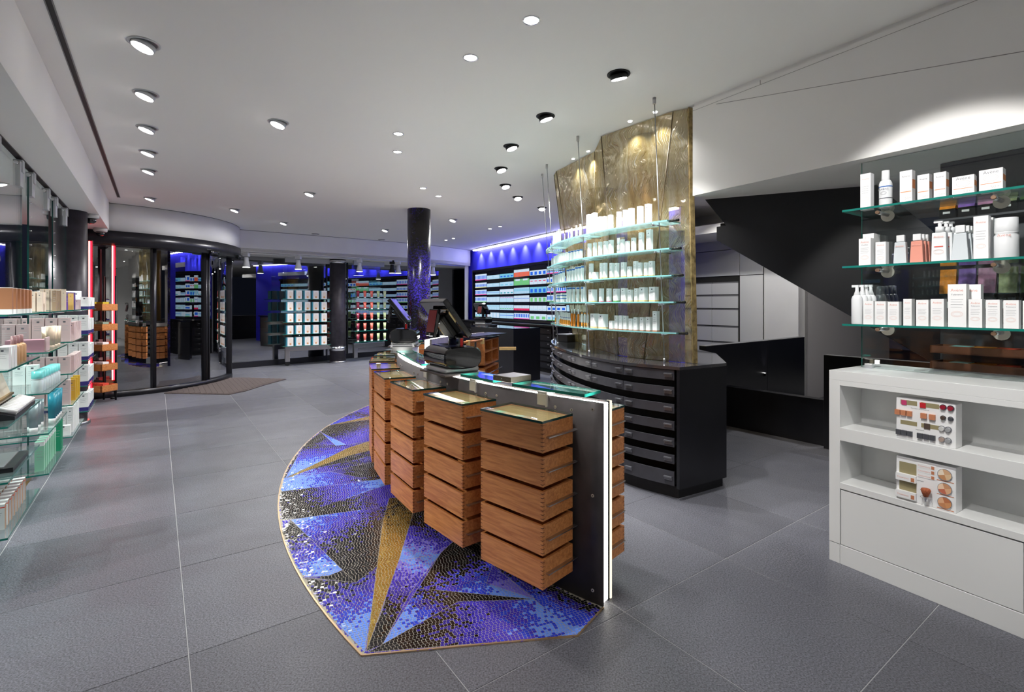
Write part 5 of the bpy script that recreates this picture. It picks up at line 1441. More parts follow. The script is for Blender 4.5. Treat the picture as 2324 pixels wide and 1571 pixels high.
MB().loft([(-0.06, -0.22, 0.06), (-0.02, -0.22, 0.055), (-0.02, 0.34, 0.055), (-0.06, 0.34, 0.06)], [(-0.10, -0.22, 0.24), (-0.075, -0.22, 0.24), (-0.075, 0.34, 0.24), (-0.10, 0.34, 0.24)]).build('back_panel', pm('panel_beige', S(214, 204, 186)), ts)
MB().box(-0.04, -0.012, -0.222, 0.342, 0.072, 0.084).build('gold_trim', M_brass, ts)
MB().box(-0.058, -0.046, -0.10, 0.02, 0.13, 0.21).build('portrait_print', pm('skin_tone', S(222, 190, 170)), ts)
for k in range(12): MB().tube([(0.012, -0.18 + k * 0.043, 0.062), (0.088, -0.18 + k * 0.043, 0.034)], 0.013, 10).build('tester_tube', cw_, ts)
tb2 = thing('black_tester_tray', 'flat black tester tray on the lower shelf of the nearest stand', 'tray', UV(UN['Z'][0] + 0.35, -0.76, LZ[3]), ANG)
MB().box(-0.15, 0.12, -0.15, 0.25, 0, 0.025).build('tray', M_black, tb2)
MB().box(-0.13, 0.08, -0.13, 0.23, 0.025, 0.03).build('insert', M_grey, tb2)
rowset('Z', 4, 'white and brown carton', (.055, .032, .135), carton_mesh(.055, .032, .135, cw_, ((.86, .90, RED),), None, 2, pm('tan_side', S(190, 158, 128))), -.69, 2, .16, 8, .07)

# ================================================================== red neon tubes and tray tower beside the door
for k, (px, Yd, z0, lb) in enumerate(((202.5, 7.52, 0.2, 'left red neon tube beside the dark column'), (255.5, 8.12, 0.31, 'right red neon tube beside the wooden trays'))):
    x = (px - CXP) / FPX * Yd
    t = thing('neon_tube', lb, 'neon light', (x, Yd, 0), 0, 'neon tubes')
    MB().tube([(0, 0, z0), (0, 0, 2.50)], 0.009, 12).build('tube', M_neonc, t)
    for a_ in (-0.015, 0.015): MB().tube([(a_, 0.012, z0), (a_, 0.012, 2.50)], 0.006, 8).build('side_glow_tube', M_neon, t)
    MB().box(-0.03, 0.03, 0.022, 0.034, z0 - 0.02, 2.51).build('backing_channel', mat('neon_back', S(120, 20, 24), 0.4) if 'neon_back' not in MATS else MATS['neon_back'], t)
    MB().lathe([(0.03, 0.0), (0.03, 0.03)], 12).build('foot', M_blackm, t); MB().tube([(0, 0.04, 0.03), (0, 0.04, z0)], 0.008, 8).build('stem', M_blackm, t)
xq = (231 - CXP) / FPX * 7.90
tw = thing('tray_tower', 'tower of five wooden trays inside the entrance beside the red neon', 'tray tower', (xq, 7.90, 0), math.radians(-8))
MB().tube([(-0.12, 0.145, 0), (-0.12, 0.145, 2.0)], 0.014, 8).build('post', M_blackm, tw)
MB().tube([(0.10, 0.145, 0), (0.10, 0.145, 2.0)], 0.014, 8).build('post', M_blackm, tw)
tz = [1.444, 1.13, 0.81, 0.50, 0.165]
for i_, z in enumerate(tz):
    b = MB(); b.box(-0.15, 0.15, -0.13, 0.13, z, z + 0.012); b.box(-0.15, 0.15, -0.13, -0.115, z, z + 0.105); b.box(-0.15, 0.15, 0.115, 0.13, z, z + 0.105); b.box(-0.15, -0.135, -0.115, 0.115, z, z + 0.105); b.box(0.135, 0.15, -0.115, 0.115, z, z + 0.105)
    b.build('tray', M_wood, tw)
    ca_, sa_ = math.cos(math.radians(-8)), math.sin(math.radians(-8))
    cols = [pm('mustard', S(206, 180, 40)), pm('sage', S(150, 170, 150)), cw_, cw_, RED][i_]
    for k in range(2):
        lx, ly = -0.07 + 0.14 * k, -0.05
        o = put('small_box', carton_mesh(.115, .10, .125, cols if i_ != 3 else cw_, (), None, 1), None, (xq + lx * ca_ - ly * sa_, 7.90 + lx * sa_ + ly * ca_, z + 0.012), math.radians(-8))
        tag(o, '%s box in the %s tray of the wooden tray tower, %s one' % (['mustard yellow', 'sage green', 'white', 'white', 'red'][i_], shelfname[i_], ['left', 'right'][k]), 'box', 'boxes in the tray tower')
# dome cameras
for px, py, lb in ((206, 487, 'white dome security camera beside the dark column'), (228, 518.5, 'white dome security camera above the entrance header')):
    q = P(px, py, 2.745)
    t = thing('dome_camera', lb, 'camera', (q.x, q.y, 2.745), 0, 'dome cameras')
    MB().lathe([(0.075, -0.055), (0.088, -0.045), (0.092, -0.002)], 24).build('housing', M_plast, t)
    MB().lathe([(0.004, -0.125), (0.035, -0.117), (0.056, -0.095), (0.064, -0.055)], 20).build('dome', M_gloss, t)
# ================================================================== right: white display cabinet
RO = Vector((1.924, 3.02, 0)); RX = Vector((0.522, -0.853, 0)).normalized(); RY = Vector((0.853, 0.522, 0)).normalized()
RROT = math.atan2(RX.y, RX.x)
def RP(x, y, z=0.0): return RO + RX * x + RY * y + Vector((0, 0, z))
wc = thing('display_cabinet', 'white lacquered display cabinet with two open niches and a lower door', 'cabinet', RO, RROT)
LR, DPT, ND = 2.6, 0.61, 0.265
zc = dict(top=1.15, r1=1.064, s1=0.813, s1b=0.736, s2=0.485, s2b=0.4485, pl=0.117)
def rb_(nm, x0, x1, y0, y1, z0, z1, bev=0.0015): return MB().box(x0, x1, y0, y1, z0, z1).build(nm, M_lacq, wc, bevel=bev)
rb_('top_slab', 0, LR, 0, DPT, zc['r1'] + 0.03, zc['top'])
rb_('side_panel', 0, 0.06, 0, DPT, zc['pl'], zc['r1'] + 0.03)
rb_('top_rail', 0.06, LR, 0, ND, zc['r1'], zc['r1'] + 0.03)
rb_('niche_shelf', 0.06, LR, 0, ND, zc['s1b'], zc['s1'])
rb_('niche_shelf', 0.06, LR, 0, ND, zc['s2b'], zc['s2'])
rb_('back_block', 0.06, LR, ND, DPT, 0, zc['r1'] + 0.03)
rb_('plinth', 0.06, LR, 0.002, ND, 0, zc['pl'] - 0.004); rb_('plinth_end', 0, 0.0585, 0.002, DPT, 0, zc['pl'] - 0.003)
for x0, x1 in ((0.064, 0.842), (0.850, 1.63), (1.638, 2.4)):
    rb_('door', x0, x1, 0.004, 0.024, zc['pl'], zc['s2b'] - 0.008)
rb_('door_backing', 0.06, LR, 0.026, ND, zc['pl'] - 0.004, zc['s2b'])
# glass panel with three shelves on the cabinet
GX0, GY = 0.056, 0.30
ga = RP(0, 0); g0 = Vector((2.20, 3.13, 0)); gdir = Vector((0.569, -0.823, 0)).normalized(); gnor = Vector((-gdir.y, gdir.x, 0))
if gnor.x > 0: gnor = -gnor                      # towards the room
gs = thing('glass_shelving', 'upright glass panel with three glass shelves on the white display cabinet', 'shelf panel', (g0.x, g0.y, 1.15), math.atan2(gdir.y, gdir.x))
# local x along the panel, local -y towards the room
pnl = MB().box(0, 2.2, -0.006, 0.006, 0.004, 1.285, 0); pnl.m[5] = 1; pnl.m[3] = 1
pnl.build('glass_panel', [M_glass, M_edge], gs)
MB().box(0.02, 0.06, -0.014, 0.014, 0, 0.03).build('foot_clip', M_chrome, gs)
RZ = [2.118, 1.778, 1.43]
SD = 0.225
for z in RZ:
    zz = z - 1.15
    s_ = MB().box(-0.02, 2.1, -SD, 0.06, zz - 0.012, zz, 0)
    so = s_.build('shelf', [M_shelfg], gs)
    e = MB().box(-0.02, 2.1, -SD - 0.0015, -SD, zz - 0.012, zz); e.box(-0.0215, -0.02, -SD, 0.06, zz - 0.012, zz)
    e.build('shelf_edge', M_edge, so)
    for x in (0.14, 0.64, 1.3):
        b = MB(); b.tube([(x, -0.008, zz - 0.030), (x, -0.15, zz - 0.030)], 0.011, 12); bo = b.build('bracket_arm', M_steel, so)
        MB().tube([(x, -0.006, zz - 0.036), (x, -0.014, zz - 0.036)], 0.034, 20).build('bracket_disc', mat('pale_nickel', S(214, 208, 194), 0.3, metal=0.5) if 'pale_nickel' not in MATS else MATS['pale_nickel'], bo)
        MB().tube([(x, -0.15, zz - 0.030), (x, -0.17, zz - 0.030)], 0.010, 12).build('bracket_tip', mat('copper_tip', S(190, 150, 124), 0.3, metal=0.7) if 'copper_tip' not in MATS else MATS['copper_tip'], bo)
def GPt(x, y, z=0.0):              # y>0 towards the room
    q = g0 + gdir * x + gnor * y; return Vector((q.x, q.y, z))
GROT = math.atan2(gdir.y, gdir.x)
def gx_at(px, y):
    k = (px - CXP) / FPX; q = g0 + gnor * y
    return (k * q.y - q.x) / (gdir.x - k * gdir.y)
AV = pm('brand_coral', S(232, 172, 158)); AVG = pm('brand_grey', S(132, 132, 138)); SUN = pm('sun_orange', S(232, 150, 92)); SWL = pm('swirl_grey', S(206, 202, 200)); SWP = pm('swirl_pink', S(238, 206, 196))
def swirl(t, w, z, m, off):
    mb = MB()
    for k, (rx, rz) in enumerate(((w, w * 0.62), (w * 0.72, w * 0.42))):
        n = 20
        o_ = [(rx * math.cos(2 * PI * i / n), off, z + rz * math.sin(2 * PI * i / n)) for i in range(n)]
        i_ = [(rx * 0.94 * math.cos(2 * PI * i / n), off, z + rz * 0.90 * math.sin(2 * PI * i / n)) for i in range(n)]
        b = len(mb.v); mb.v += o_ + i_
        for i in range(n): mb.face([b + i, b + (i + 1) % n, b + n + (i + 1) % n, b + n + i])
    mb.build('printed_emblem', m, t)
def ptext(t, s, size, z, m, off, x=0.0):
    put('printed_text', text_mesh(s, size, m), t, (x, off, z), (PI / 2, 0, 0))
def rcarton(px0, px1, hpx, zi, yfront, lab, kind, grp='cartons on the right glass shelves', depth=0.05, brand=True, sub_='', count=1):
    z = RZ[zi]; x0, x1 = gx_at(px0, yfront), gx_at(px1, yfront)
    w = x1 - x0; pmid = GPt((x0 + x1) / 2, yfront); h = hpx * pmid.y / FPX
    c = GPt((x0 + x1) / 2, yfront - depth / 2, z)
    t = thing('skincare_carton', lab, 'carton', c, GROT, grp)
    body = {'w': ((),), 'sun': ((),)}[kind][0]
    put('carton_body', carton_mesh(w, depth, h, cw_, (), None, 0), t)
    f = -depth / 2 - 0.0008
    if kind == 'sun':
        mb = MB(); mb.quad((-w * 0.44, f, h * 0.34), (w * 0.44, f, h * 0.34), (w * 0.44, f, h * 0.365), (-w * 0.44, f, h * 0.365)); mb.build('orange_line', SUN, t)
        mb = MB(); mb.quad((w / 2 + 0.0006, -depth / 2 + 0.002, h * 0.45), (w / 2 + 0.0006, depth / 2 - 0.002, h * 0.45), (w / 2 + 0.0006, depth / 2 - 0.002, h * 0.72), (w / 2 + 0.0006, -depth / 2 + 0.002, h * 0.72)); mb.build('orange_side_print', SUN, t)
        ptext(t, '50+' if w < h else '50', min(w * 0.34, h * 0.2), h * 0.12, SWL, f, w * 0.18)
        swirl(t, w * 0.32 if w < h else w * 0.13, h * 0.60, SWL, f)
        if w < h: ptext(t, 'Avène', w * 0.26, h * 0.80, AVG, f)
        else: ptext(t, 'PROTECTION', w * 0.085, h * 0.80, AVG, f)
    else:
        ptext(t, 'Avène', w * 0.27, h * 0.83, AV, f)
        if sub_: ptext(t, sub_, w * 0.16, h * 0.74, AVG, f)
        mb = MB()
        for k in range(4):
            zz = h * (0.64 - 0.06 * k); mb.quad((-w * 0.34, f, zz), (w * (0.34 - 0.08 * (k % 2)), f, zz), (w * (0.34 - 0.08 * (k % 2)), f, zz + h * 0.008), (-w * 0.34, f, zz + h * 0.008))
        mb.build('fine_print', ink1, t)
        if h > 0.10: swirl(t, w * 0.33, h * 0.30, SWP, f)
    return t
YF = 0.185
# top shelf
rcarton(1952.5, 1976, 82, 0, 0.13, 'tall slim white carton at the left end of the top right shelf', 'w')
rcarton(2042, 2070, 74, 0, YF - .02, 'tallest white sun cream carton with orange side on the top shelf', 'sun')
rcarton(2082, 2109, 60, 0, YF - .02, 'shorter white sun cream carton, second of three on the top shelf', 'sun')
rcarton(2119, 2147, 60, 0, YF - .02, 'third white sun cream carton, left of the wide packs', 'sun')
rcarton(2161, 2211, 44, 0, YF - .01, 'lower wide sun cream pack on the top right shelf', 'sun', depth=.03); rcarton(2163, 2213, 44, 0, YF - .05, 'hidden wide sun cream pack directly behind the lower wide one', 'sun', depth=.03)
rcarton(2222, 2276, 50, 0, YF, 'taller wide sun cream pack at the right of the top shelf', 'sun', depth=.03); rcarton(2225, 2279, 50, 0, YF - .04, 'hidden wide sun cream pack directly behind the taller wide one', 'sun', depth=.03)
# middle shelf
rcarton(1949, 1976, 62, 1, .17, 'white carton at the left end of the middle shelf, front one', 'w', sub_='Cicalfate')
rcarton(1958, 1983, 74, 1, .10, 'taller white carton standing behind the front left one', 'w'); rcarton(1966, 1990, 73, 1, .04, 'tall white carton third in line at the left end', 'w')
rcarton(1987, 2010, 52, 1, .17, 'short white carton second from left on the middle shelf', 'w')
rcarton(2209, 2243, 98, 1, .19, 'tallest white carton on the middle shelf with coral brand print', 'w'); rcarton(2225, 2254, 95, 1, .12, 'tall white carton behind the tallest one on the middle shelf', 'w'); rcarton(2235, 2262, 93, 1, .05, 'tall white carton third in line behind the tallest one', 'w')
# lower shelf
for k, (a, b) in enumerate(((1959, 1982), (1986, 2010), (2015, 2040))):
    rcarton(a, b, 53, 2, .19, '%s low white carton from the left on the bottom right shelf' % ORD[k], 'w', depth=.04)
rcarton(2050, 2069, 60, 2, .18, 'slim white carton fourth from left on the bottom shelf', 'w'); rcarton(2079, 2107, 59, 2, .19, 'white carton fifth from left on the bottom shelf', 'w'); rcarton(2112, 2142, 62, 2, .19, 'white carton left of the big one on the bottom shelf', 'w')
rcarton(2151, 2193, 97, 2, .20, 'big tall white carton with coral lettering on the bottom shelf', 'w', sub_='Tolérance'); rcarton(2180, 2226, 96, 2, .12, 'big white carton behind the big lettered one', 'w')
for k, (a, b) in enumerate(((2198, 2229), (2237, 2269), (2277, 2312))):
    rcarton(a, b, 64, 2, .195, '%s white carton right of the big one on the bottom shelf' % ORD[k], 'w', sub_='Tolérance', depth=.055)
rcarton(2321, 2350, 64, 2, .195, 'white carton at the right end of the bottom shelf', 'w')
def rb2(px, y, zi, name, lab, mk, cat='bottle', grp='bottles on the right glass shelves'):
    x = gx_at(px, y); c = GPt(x, y, RZ[zi]); t = thing(name, lab, cat, c, GROT, grp); mk(t, c.y / FPX); return t
M_milk = mat('milky_bottle', S(236, 238, 240), 0.25); M_rose = mat('rose_lotion', S(232, 158, 140), 0.12, coat=0.4); M_pale = mat('pale_lotion', S(214, 220, 224), 0.12, coat=0.4)
def spray(t, s):
    bottle(t, 12.5 * s, 85 * s, M_milk, M_milk, .62, .26)
    r = 12.5 * s + 0.0006
    MB().lathe([(r, 46 * s), (r, 48 * s)], 20).build('blue_stripe', BLU, t); MB().lathe([(r, 20 * s), (r, 21.5 * s)], 20).build('dark_stripe', ink2, t)
    ptext(t, 'Avène', 8 * s, 39 * s, AVG, -r - 0.001); swirl(t, 6 * s, 32 * s, ink2, -r - 0.001)
rb2(2010, .10, 0, 'spray_bottle', 'white spray bottle with blue stripe on the top right shelf', spray)
def lotion(m):
    def mk(t, s):
        n = 4
        w0, w1 = 12.5 * s, 10.2 * s
        b = MB(); b.loft([(-w0, -w0 * .6, 0), (w0, -w0 * .6, 0), (w0, w0 * .6, 0), (-w0, w0 * .6, 0)], [(-w1, -w1 * .6, 50 * s), (w1, -w1 * .6, 50 * s), (w1, w1 * .6, 50 * s), (-w1, w1 * .6, 50 * s)])
        b.build('body', m, t, bevel=0.003)
        MB().box(-7.5 * s, 7.5 * s, -4.5 * s, 4.5 * s, 51 * s, 66 * s).build('cap', M_milk, t, bevel=0.003)
        ptext(t, 'Avène', 6 * s, 39 * s, AV, -w0 * .6 - 0.0012)
    return mk
rb2(2044.5, .12, 1, 'lotion_bottle', 'single clear lotion bottle with white cap on the middle shelf', lotion(M_pale))
for k, (px, y) in enumerate(((2082, .15), (2090, .10), (2098, .05))): rb2(px, y, 1, 'lotion_bottle', '%s rose lotion bottle in line from the front, middle shelf' % ORD[k], lotion(M_rose))
def pumpb(t, s):
    w0, w1 = 14 * s, 12.5 * s
    MB().loft([(-w0, -w0 * .6, 0), (w0, -w0 * .6, 0), (w0, w0 * .6, 0), (-w0, w0 * .6, 0)], [(-w1, -w1 * .6, 66 * s), (w1, -w1 * .6, 66 * s), (w1, w1 * .6, 66 * s), (-w1, w1 * .6, 66 * s)]).build('body', M_milk, t, bevel=0.004)
    c = MB().lathe([(8 * s, 66 * s), (8 * s, 79 * s), (3.5 * s, 80 * s), (3.5 * s, 88 * s)], 16).build('cap', M_milk, t)
    MB().box(-10 * s, 6 * s, -4 * s, 4 * s, 88 * s, 92 * s).build('pump_spout', M_milk, c)
    ptext(t, 'Avène', 7 * s, 54 * s, AV, -w0 * .6 - 0.001); swirl(t, 9 * s, 22 * s, SWP, -w0 * .6 - 0.001)
    MB().box(-8 * s, 8 * s, -w0 * .6 - 0.001, -w0 * .6, 33 * s, 35 * s).build('red_line', RED, t)
for k, (px, y) in enumerate(((2133, .16), (2147, .10), (2158, .05))): rb2(px, y, 1, 'pump_bottle', '%s white pump bottle in line from the front, middle shelf' % ORD[k], pumpb)
def lot2(t, s):
    w0, w1 = 15.5 * s, 11 * s
    MB().loft([(-w0, -w0 * .5, 0), (w0, -w0 * .5, 0), (w0, w0 * .5, 0), (-w0, w0 * .5, 0)], [(-w1, -w1 * .5, 62 * s), (w1, -w1 * .5, 62 * s), (w1, w1 * .5, 62 * s), (-w1, w1 * .5, 62 * s)]).build('body', M_pale, t, bevel=0.004)
    MB().box(-8.5 * s, 8.5 * s, -5 * s, 5 * s, 63 * s, 80 * s).build('cap', M_milk, t, bevel=0.003)
for k, (px, y) in enumerate(((2180, .16), (2190, .10), (2197, .05))): rb2(px, y, 1, 'lotion_bottle', '%s clear flared lotion bottle from the front beside the pump bottles' % ORD[k], lot2)
rb2(2284, .15, 1, 'foam_bottle', 'white rounded foam bottle at the right of the middle shelf', lambda t, s: (bottle(t, 21 * s, 92 * s, M_milk, M_milk, .98, .36), ptext(t, 'Avène', 9 * s, 48 * s, AV, -21 * s - 0.001)))
for k, (px, y) in enumerate(((1945, .188), (1957, .133), (1966, .08), (1976, .036))): rb2(px, y, 2, 'pump_bottle', '%s round white pump bottle from the front, left end of bottom shelf' % ORD[k], lambda t, s: bottle(t, 10.8 * s, 86 * s, M_milk, M_milk, .58, .24, pump=True))
for k in range(4):  # dark bottles modelled in place of a reflected row in the glass
    yy_ = -.05 - .066 * k; x = gx_at(1998 + 9 * k, yy_); c = GPt(x, yy_, 1.43)
    t = thing('bottle_reflection', '%s dark grey bottle from left, modelled as a reflection in the glass panel' % ORD[k], 'bottle', c, GROT, 'bottle reflections behind the right glass')
    bottle(t, 10.8 * c.y / FPX, 84 * c.y / FPX, M_grey if False else mat('reflected_bottle_grey', S(70, 72, 78), 0.3) if 'reflected_bottle_grey' not in MATS else MATS['reflected_bottle_grey'], MATS.get('reflected_bottle_grey') or M_grey, .7, .22)
shp = MB().box(0.0, 0.42, -0.135, 0.15, 0.268, 0.28).build('rear_shelf', M_shelfg, gs)
shp.location = (0, 0.145 + 0.0, 0)

# dark panel; pouches and trays modelled in place of reflections in the glass
dk = thing('dark_display_panel', 'dark grey display panel behind the glass of the white cabinet', 'display panel', RP(0.30, 0.74), RROT)
MB().box(0, 1.9, 0, 0.04, 0.0, 2.435).build('panel', mat('panel_grey', S(72, 71, 76), 0.5), dk)
for z in (1.42, 2.06): MB().box(0.0, 1.9, -0.10, 0, z, z + 0.012).build('ledge', MATS['panel_grey'], dk)
pc = [('orange', S(226, 140, 40)), ('violet', S(128, 92, 170)), ('mauve', S(170, 120, 150)), ('sage green', S(130, 140, 100)), ('dark green', S(52, 80, 40))]
bagk = mat('pouch_black', S(24, 24, 24), 0.25)
for r_, z in enumerate((1.432, 2.072)):
    for k, (nm, c) in enumerate(pc):
        q = RP(0.36 + 0.09 * k, 0.68, z)
        t = thing('pouch_reflection', '%s pouch built for a glass reflection, %s from left in the %s row' % (nm, ORD[k], ['lower', 'upper'][r_]), 'pouch', q, RROT, 'pouch reflections behind the glass')
        hh2 = (0.33, 0.11)[r_]
        MB().loft([(-0.04, -0.02, 0), (0.04, -0.02, 0), (0.04, 0.02, 0), (-0.04, 0.02, 0)], [(-0.038, -0.026, hh2 * .55), (0.038, -0.026, hh2 * .55), (0.038, 0.02, hh2 * .55), (-0.038, 0.02, hh2 * .55)]).build('lower_bag', bagk, t)
        m_ = MATS.get('pouch_' + nm) or mat('pouch_' + nm, c, 0.3, noise=(30, 0.5))
        MB().loft([(-0.038, -0.026, hh2 * .55), (0.038, -0.026, hh2 * .55), (0.038, 0.02, hh2 * .55), (-0.038, 0.02, hh2 * .55)], [(-0.04, -0.004, hh2), (0.04, -0.004, hh2), (0.04, 0.004, hh2), (-0.04, 0.004, hh2)]).build('upper_bag', m_, t)
        MB().box(-0.02, 0.015, -0.0275, -0.0265, hh2 * .28, hh2 * .4).build('bag_label', M_plast, t)
for i_, (z, lb) in enumerate(((1.255, 'upper'), (1.16, 'lower'))):
    t = thing('wooden_tray', '%s dark wooden tray modelled as a reflection in the cabinet glass' % lb, 'tray', RP(0.32, 0.52, z), RROT)
    for a_ in ((0, .42, 0, .012, 0, .045), (0, .42, .16, .172, 0, .045), (0, .012, 0, .172, 0, .045), (.408, .42, 0, .172, 0, .045)): MB().box(*a_).build('side', mat('dark_wood', S(110, 62, 40), 0.4) if 'dark_wood' not in MATS else MATS['dark_wood'], t)
    MB().box(0, .42, 0, .22, 0, .008).build('base', MATS['dark_wood'], t)
    for k, m_ in enumerate((AQUA, ORG, RED)):
        o = MB().box(0, .085, 0, .12, 0, .035).build('small_packet', m_, None, RP(0.40 + .1 * k, 0.545, z + .009), RROT); tag(o, '%s small packet lying in the %s reflected dark wooden tray' % (['pale blue', 'orange', 'red'][k], lb), 'packet', 'packets in the dark trays')

# ================================================================== cosmetic testers in the niches
def rs(px): 
    k = (px - CXP) / FPX
    return (k * RO.y - RO.x) / (RX.x - k * RX.y)
M_tst = mat('tester_white', S(240, 240, 240), 0.3); M_hole = mat('tester_hole', S(150, 140, 104), 0.6); M_choc = mat('shade_dark', S(80, 66, 58), 0.4); M_slate = mat('shade_slate', S(74, 76, 82), 0.4); M_cop = mat('shade_copper', S(196, 128, 92), 0.4); M_wine = mat('shade_wine', S(150, 30, 50), 0.25); M_mag = mat('shade_magenta', S(196, 60, 110), 0.4); M_sred = mat('shade_red', S(190, 30, 40), 0.4)
t1s = thing('makeup_tester', 'white makeup tester stand with coloured buttons in the upper niche', 'tester', RP(rs(2030), 0.02, zc['s1']), RROT)
TW, TH, TD = rs(2166) - rs(2030), 0.226, 0.085
MB().box(0, TW, 0, TD, 0, TH).build('housing', M_tst, t1s, bevel=0.004)
def tcell(t, x0, x1, z0, z1, m, proud=0.004, nm='sample', W=TW, Hh=TH):
    MB().box(x0 * W, x1 * W, -proud, 0.001, z0 * Hh, z1 * Hh).build(nm, m, t)
def thole(t, x0, x1, z0, z1, W=TW, Hh=TH): tcell(t, x0, x1, z0, z1, M_hole, 0.0006, 'slot', W, Hh)
def knob(t, x, z, m, r=0.011, W=TW, Hh=TH):
    k = MB().tube([(x * W, 0, z * Hh), (x * W, -0.012, z * Hh)], r, 16).build('sample_pot', m, t)
    MB().tube([(x * W + 0.001, -0.001, z * Hh + 0.001), (x * W + 0.001, -0.004, z * Hh + 0.001)], r * 1.35, 16).build('pot_rim', M_chrome, k)
thole(t1s, .08, .37, .84, .95); tcell(t1s, .10, .19, .83, .94, M_mag); thole(t1s, .44, .74, .84, .95); tcell(t1s, .42, .52, .82, .94, M_sred)
knob(t1s, .80, .90, M_wine); knob(t1s, .92, .90, M_wine)
for k in range(3): tcell(t1s, -.01 + .105 * k, .08 + .105 * k, .58, .70, M_cop, .012)
for k in range(2): tcell(t1s, .44 + .14 * k, .54 + .14 * k, .58, .70, M_cop, .012)
knob(t1s, .80, .66, M_choc, .009); knob(t1s, .92, .66, M_slate, .009)
thole(t1s, .08, .37, .36, .46); thole(t1s, .44, .74, .36, .46); tcell(t1s, .49, .59, .34, .47, M_choc)
knob(t1s, .78, .41, M_plast); knob(t1s, .88, .41, M_silver if False else M_alu)
for k in range(3): tcell(t1s, .01 + .10 * k, .095 + .10 * k, .10, .22, M_slate, .012)
for k in range(3): tcell(t1s, .38 + .105 * k, .47 + .105 * k, .10, .22, M_slate, .012)
knob(t1s, .78, .16, mat('shade_taupe', S(170, 150, 140), 0.4)); knob(t1s, .88, .16, M_alu)
for x, z, s in ((.42, .77, 'Duo Lippen & Konturenstift'), (.42, .28, 'Augenbrauen'), (.42, .04, 'Mascara')):
    put('printed_text', text_mesh(s, 0.007, M_inkd), t1s, (x * TW, -0.0012, z * TH), (PI / 2, 0, 0))
t2s = thing('powder_tester', 'white powder tester stand with three palettes and a brush in the lower niche', 'tester', RP(rs(2030), 0.02, zc['s2']), RROT)
TH2 = 0.232
MB().box(0, TW, 0, TD, 0, TH2).build('housing', M_tst, t2s, bevel=0.004)
for z0, z1 in ((.62, .88), (.22, .46)):
    thole(t2s, .06, .36, z0, z1, TW, TH2); tcell(t2s, .02, .37, z0 - .16, z0, M_tst, .02, 'bin_front', TW, TH2)
    put('printed_text', text_mesh('Couvrance', 0.012, AV), t2s, (.15 * TW, -0.0212, (z0 - .10) * TH2), (PI / 2, 0, 0)); tcell(t2s, .29, .35, z0 - .14, z0 - .05, M_cop, .0212, 'sample_photo', TW, TH2)
for k in range(3):
    tcell(t2s, .38, .68, .84 - .11 * k, .935 - .11 * k, M_tst, .002, 'label_strip', TW, TH2)
    put('printed_text', text_mesh('Couvrance', 0.012, AV), t2s, (.49 * TW, -0.0024, (.865 - .11 * k) * TH2), (PI / 2, 0, 0)); tcell(t2s, .61, .66, .85 - .11 * k, .92 - .11 * k, M_cop, .003, 'sample_photo', TW, TH2)
put('printed_text', text_mesh('Mosaik-Puder', 0.008, M_inkd), t2s, (.40 * TW, -0.0012, .52 * TH2), (PI / 2, 0, 0))
shades = [[S(214, 170, 130), S(238, 222, 200), S(196, 140, 96), S(222, 190, 150)], [S(206, 150, 110), S(240, 206, 176), S(196, 110, 84), S(226, 176, 136)], [S(190, 116, 76), S(232, 180, 140), S(200, 136, 92), S(214, 150, 100)]]
for k in range(3):
    z = (.80 - .31 * k) * TH2; x = .83 * TW; r = 0.030
    d = MB().tube([(x, 0.0005, z), (x, -0.006, z)], r, 28).build('palette', M_chrome, t2s)
    for s_ in range(4):
        w0, w1 = s_ * PI / 2 + .3, (s_ + 1) * PI / 2 + .3
        pts = [(x, -0.0068, z)] + [(x + r * .92 * math.cos(lerp(w0, w1, i / 6)), -0.0068, z + r * .92 * math.sin(lerp(w0, w1, i / 6))) for i in range(7)]
        mb = MB(); mb.add(pts, [tuple(range(8))[::-1]]); mb.build('powder_wedge', MATS.get('powder_%d%d' % (k, s_)) or mat('powder_%d%d' % (k, s_), shades[k][s_], 0.8), d)
    tcell(t2s, .70, .97, .80 - .31 * k - .155, .80 - .31 * k - .14, M_cop, .001, 'swatch_line', TW, TH2)
br = thing('powder_brush', 'copper-haired powder brush held upright on the powder tester', 'brush', RP(rs(2030) + .55 * TW, 0.02 - 0.025, zc['s2'] + .13 * TH2), RROT)
MB().lathe([(0.009, 0), (0.0095, 0.022), (0.010, 0.024)], 16).build('ferrule', M_chrome, br)
MB().lathe([(0.010, 0.024), (0.018, 0.045), (0.022, 0.058), (0.018, 0.066), (0.006, 0.069)], 20).build('bristles', mat('bristle_copper', S(170, 92, 58), 0.9, noise=(220, 0.6)), br)
hd = MB(); hd.tube([(.55 * TW + 0.022 * math.cos(w), -0.025 + 0.022 * math.sin(w), .22 * TH2) for w in [k * PI / 8 for k in range(17)]], 0.0015, 6); hd.build('brush_holder', M_chrome, t2s)
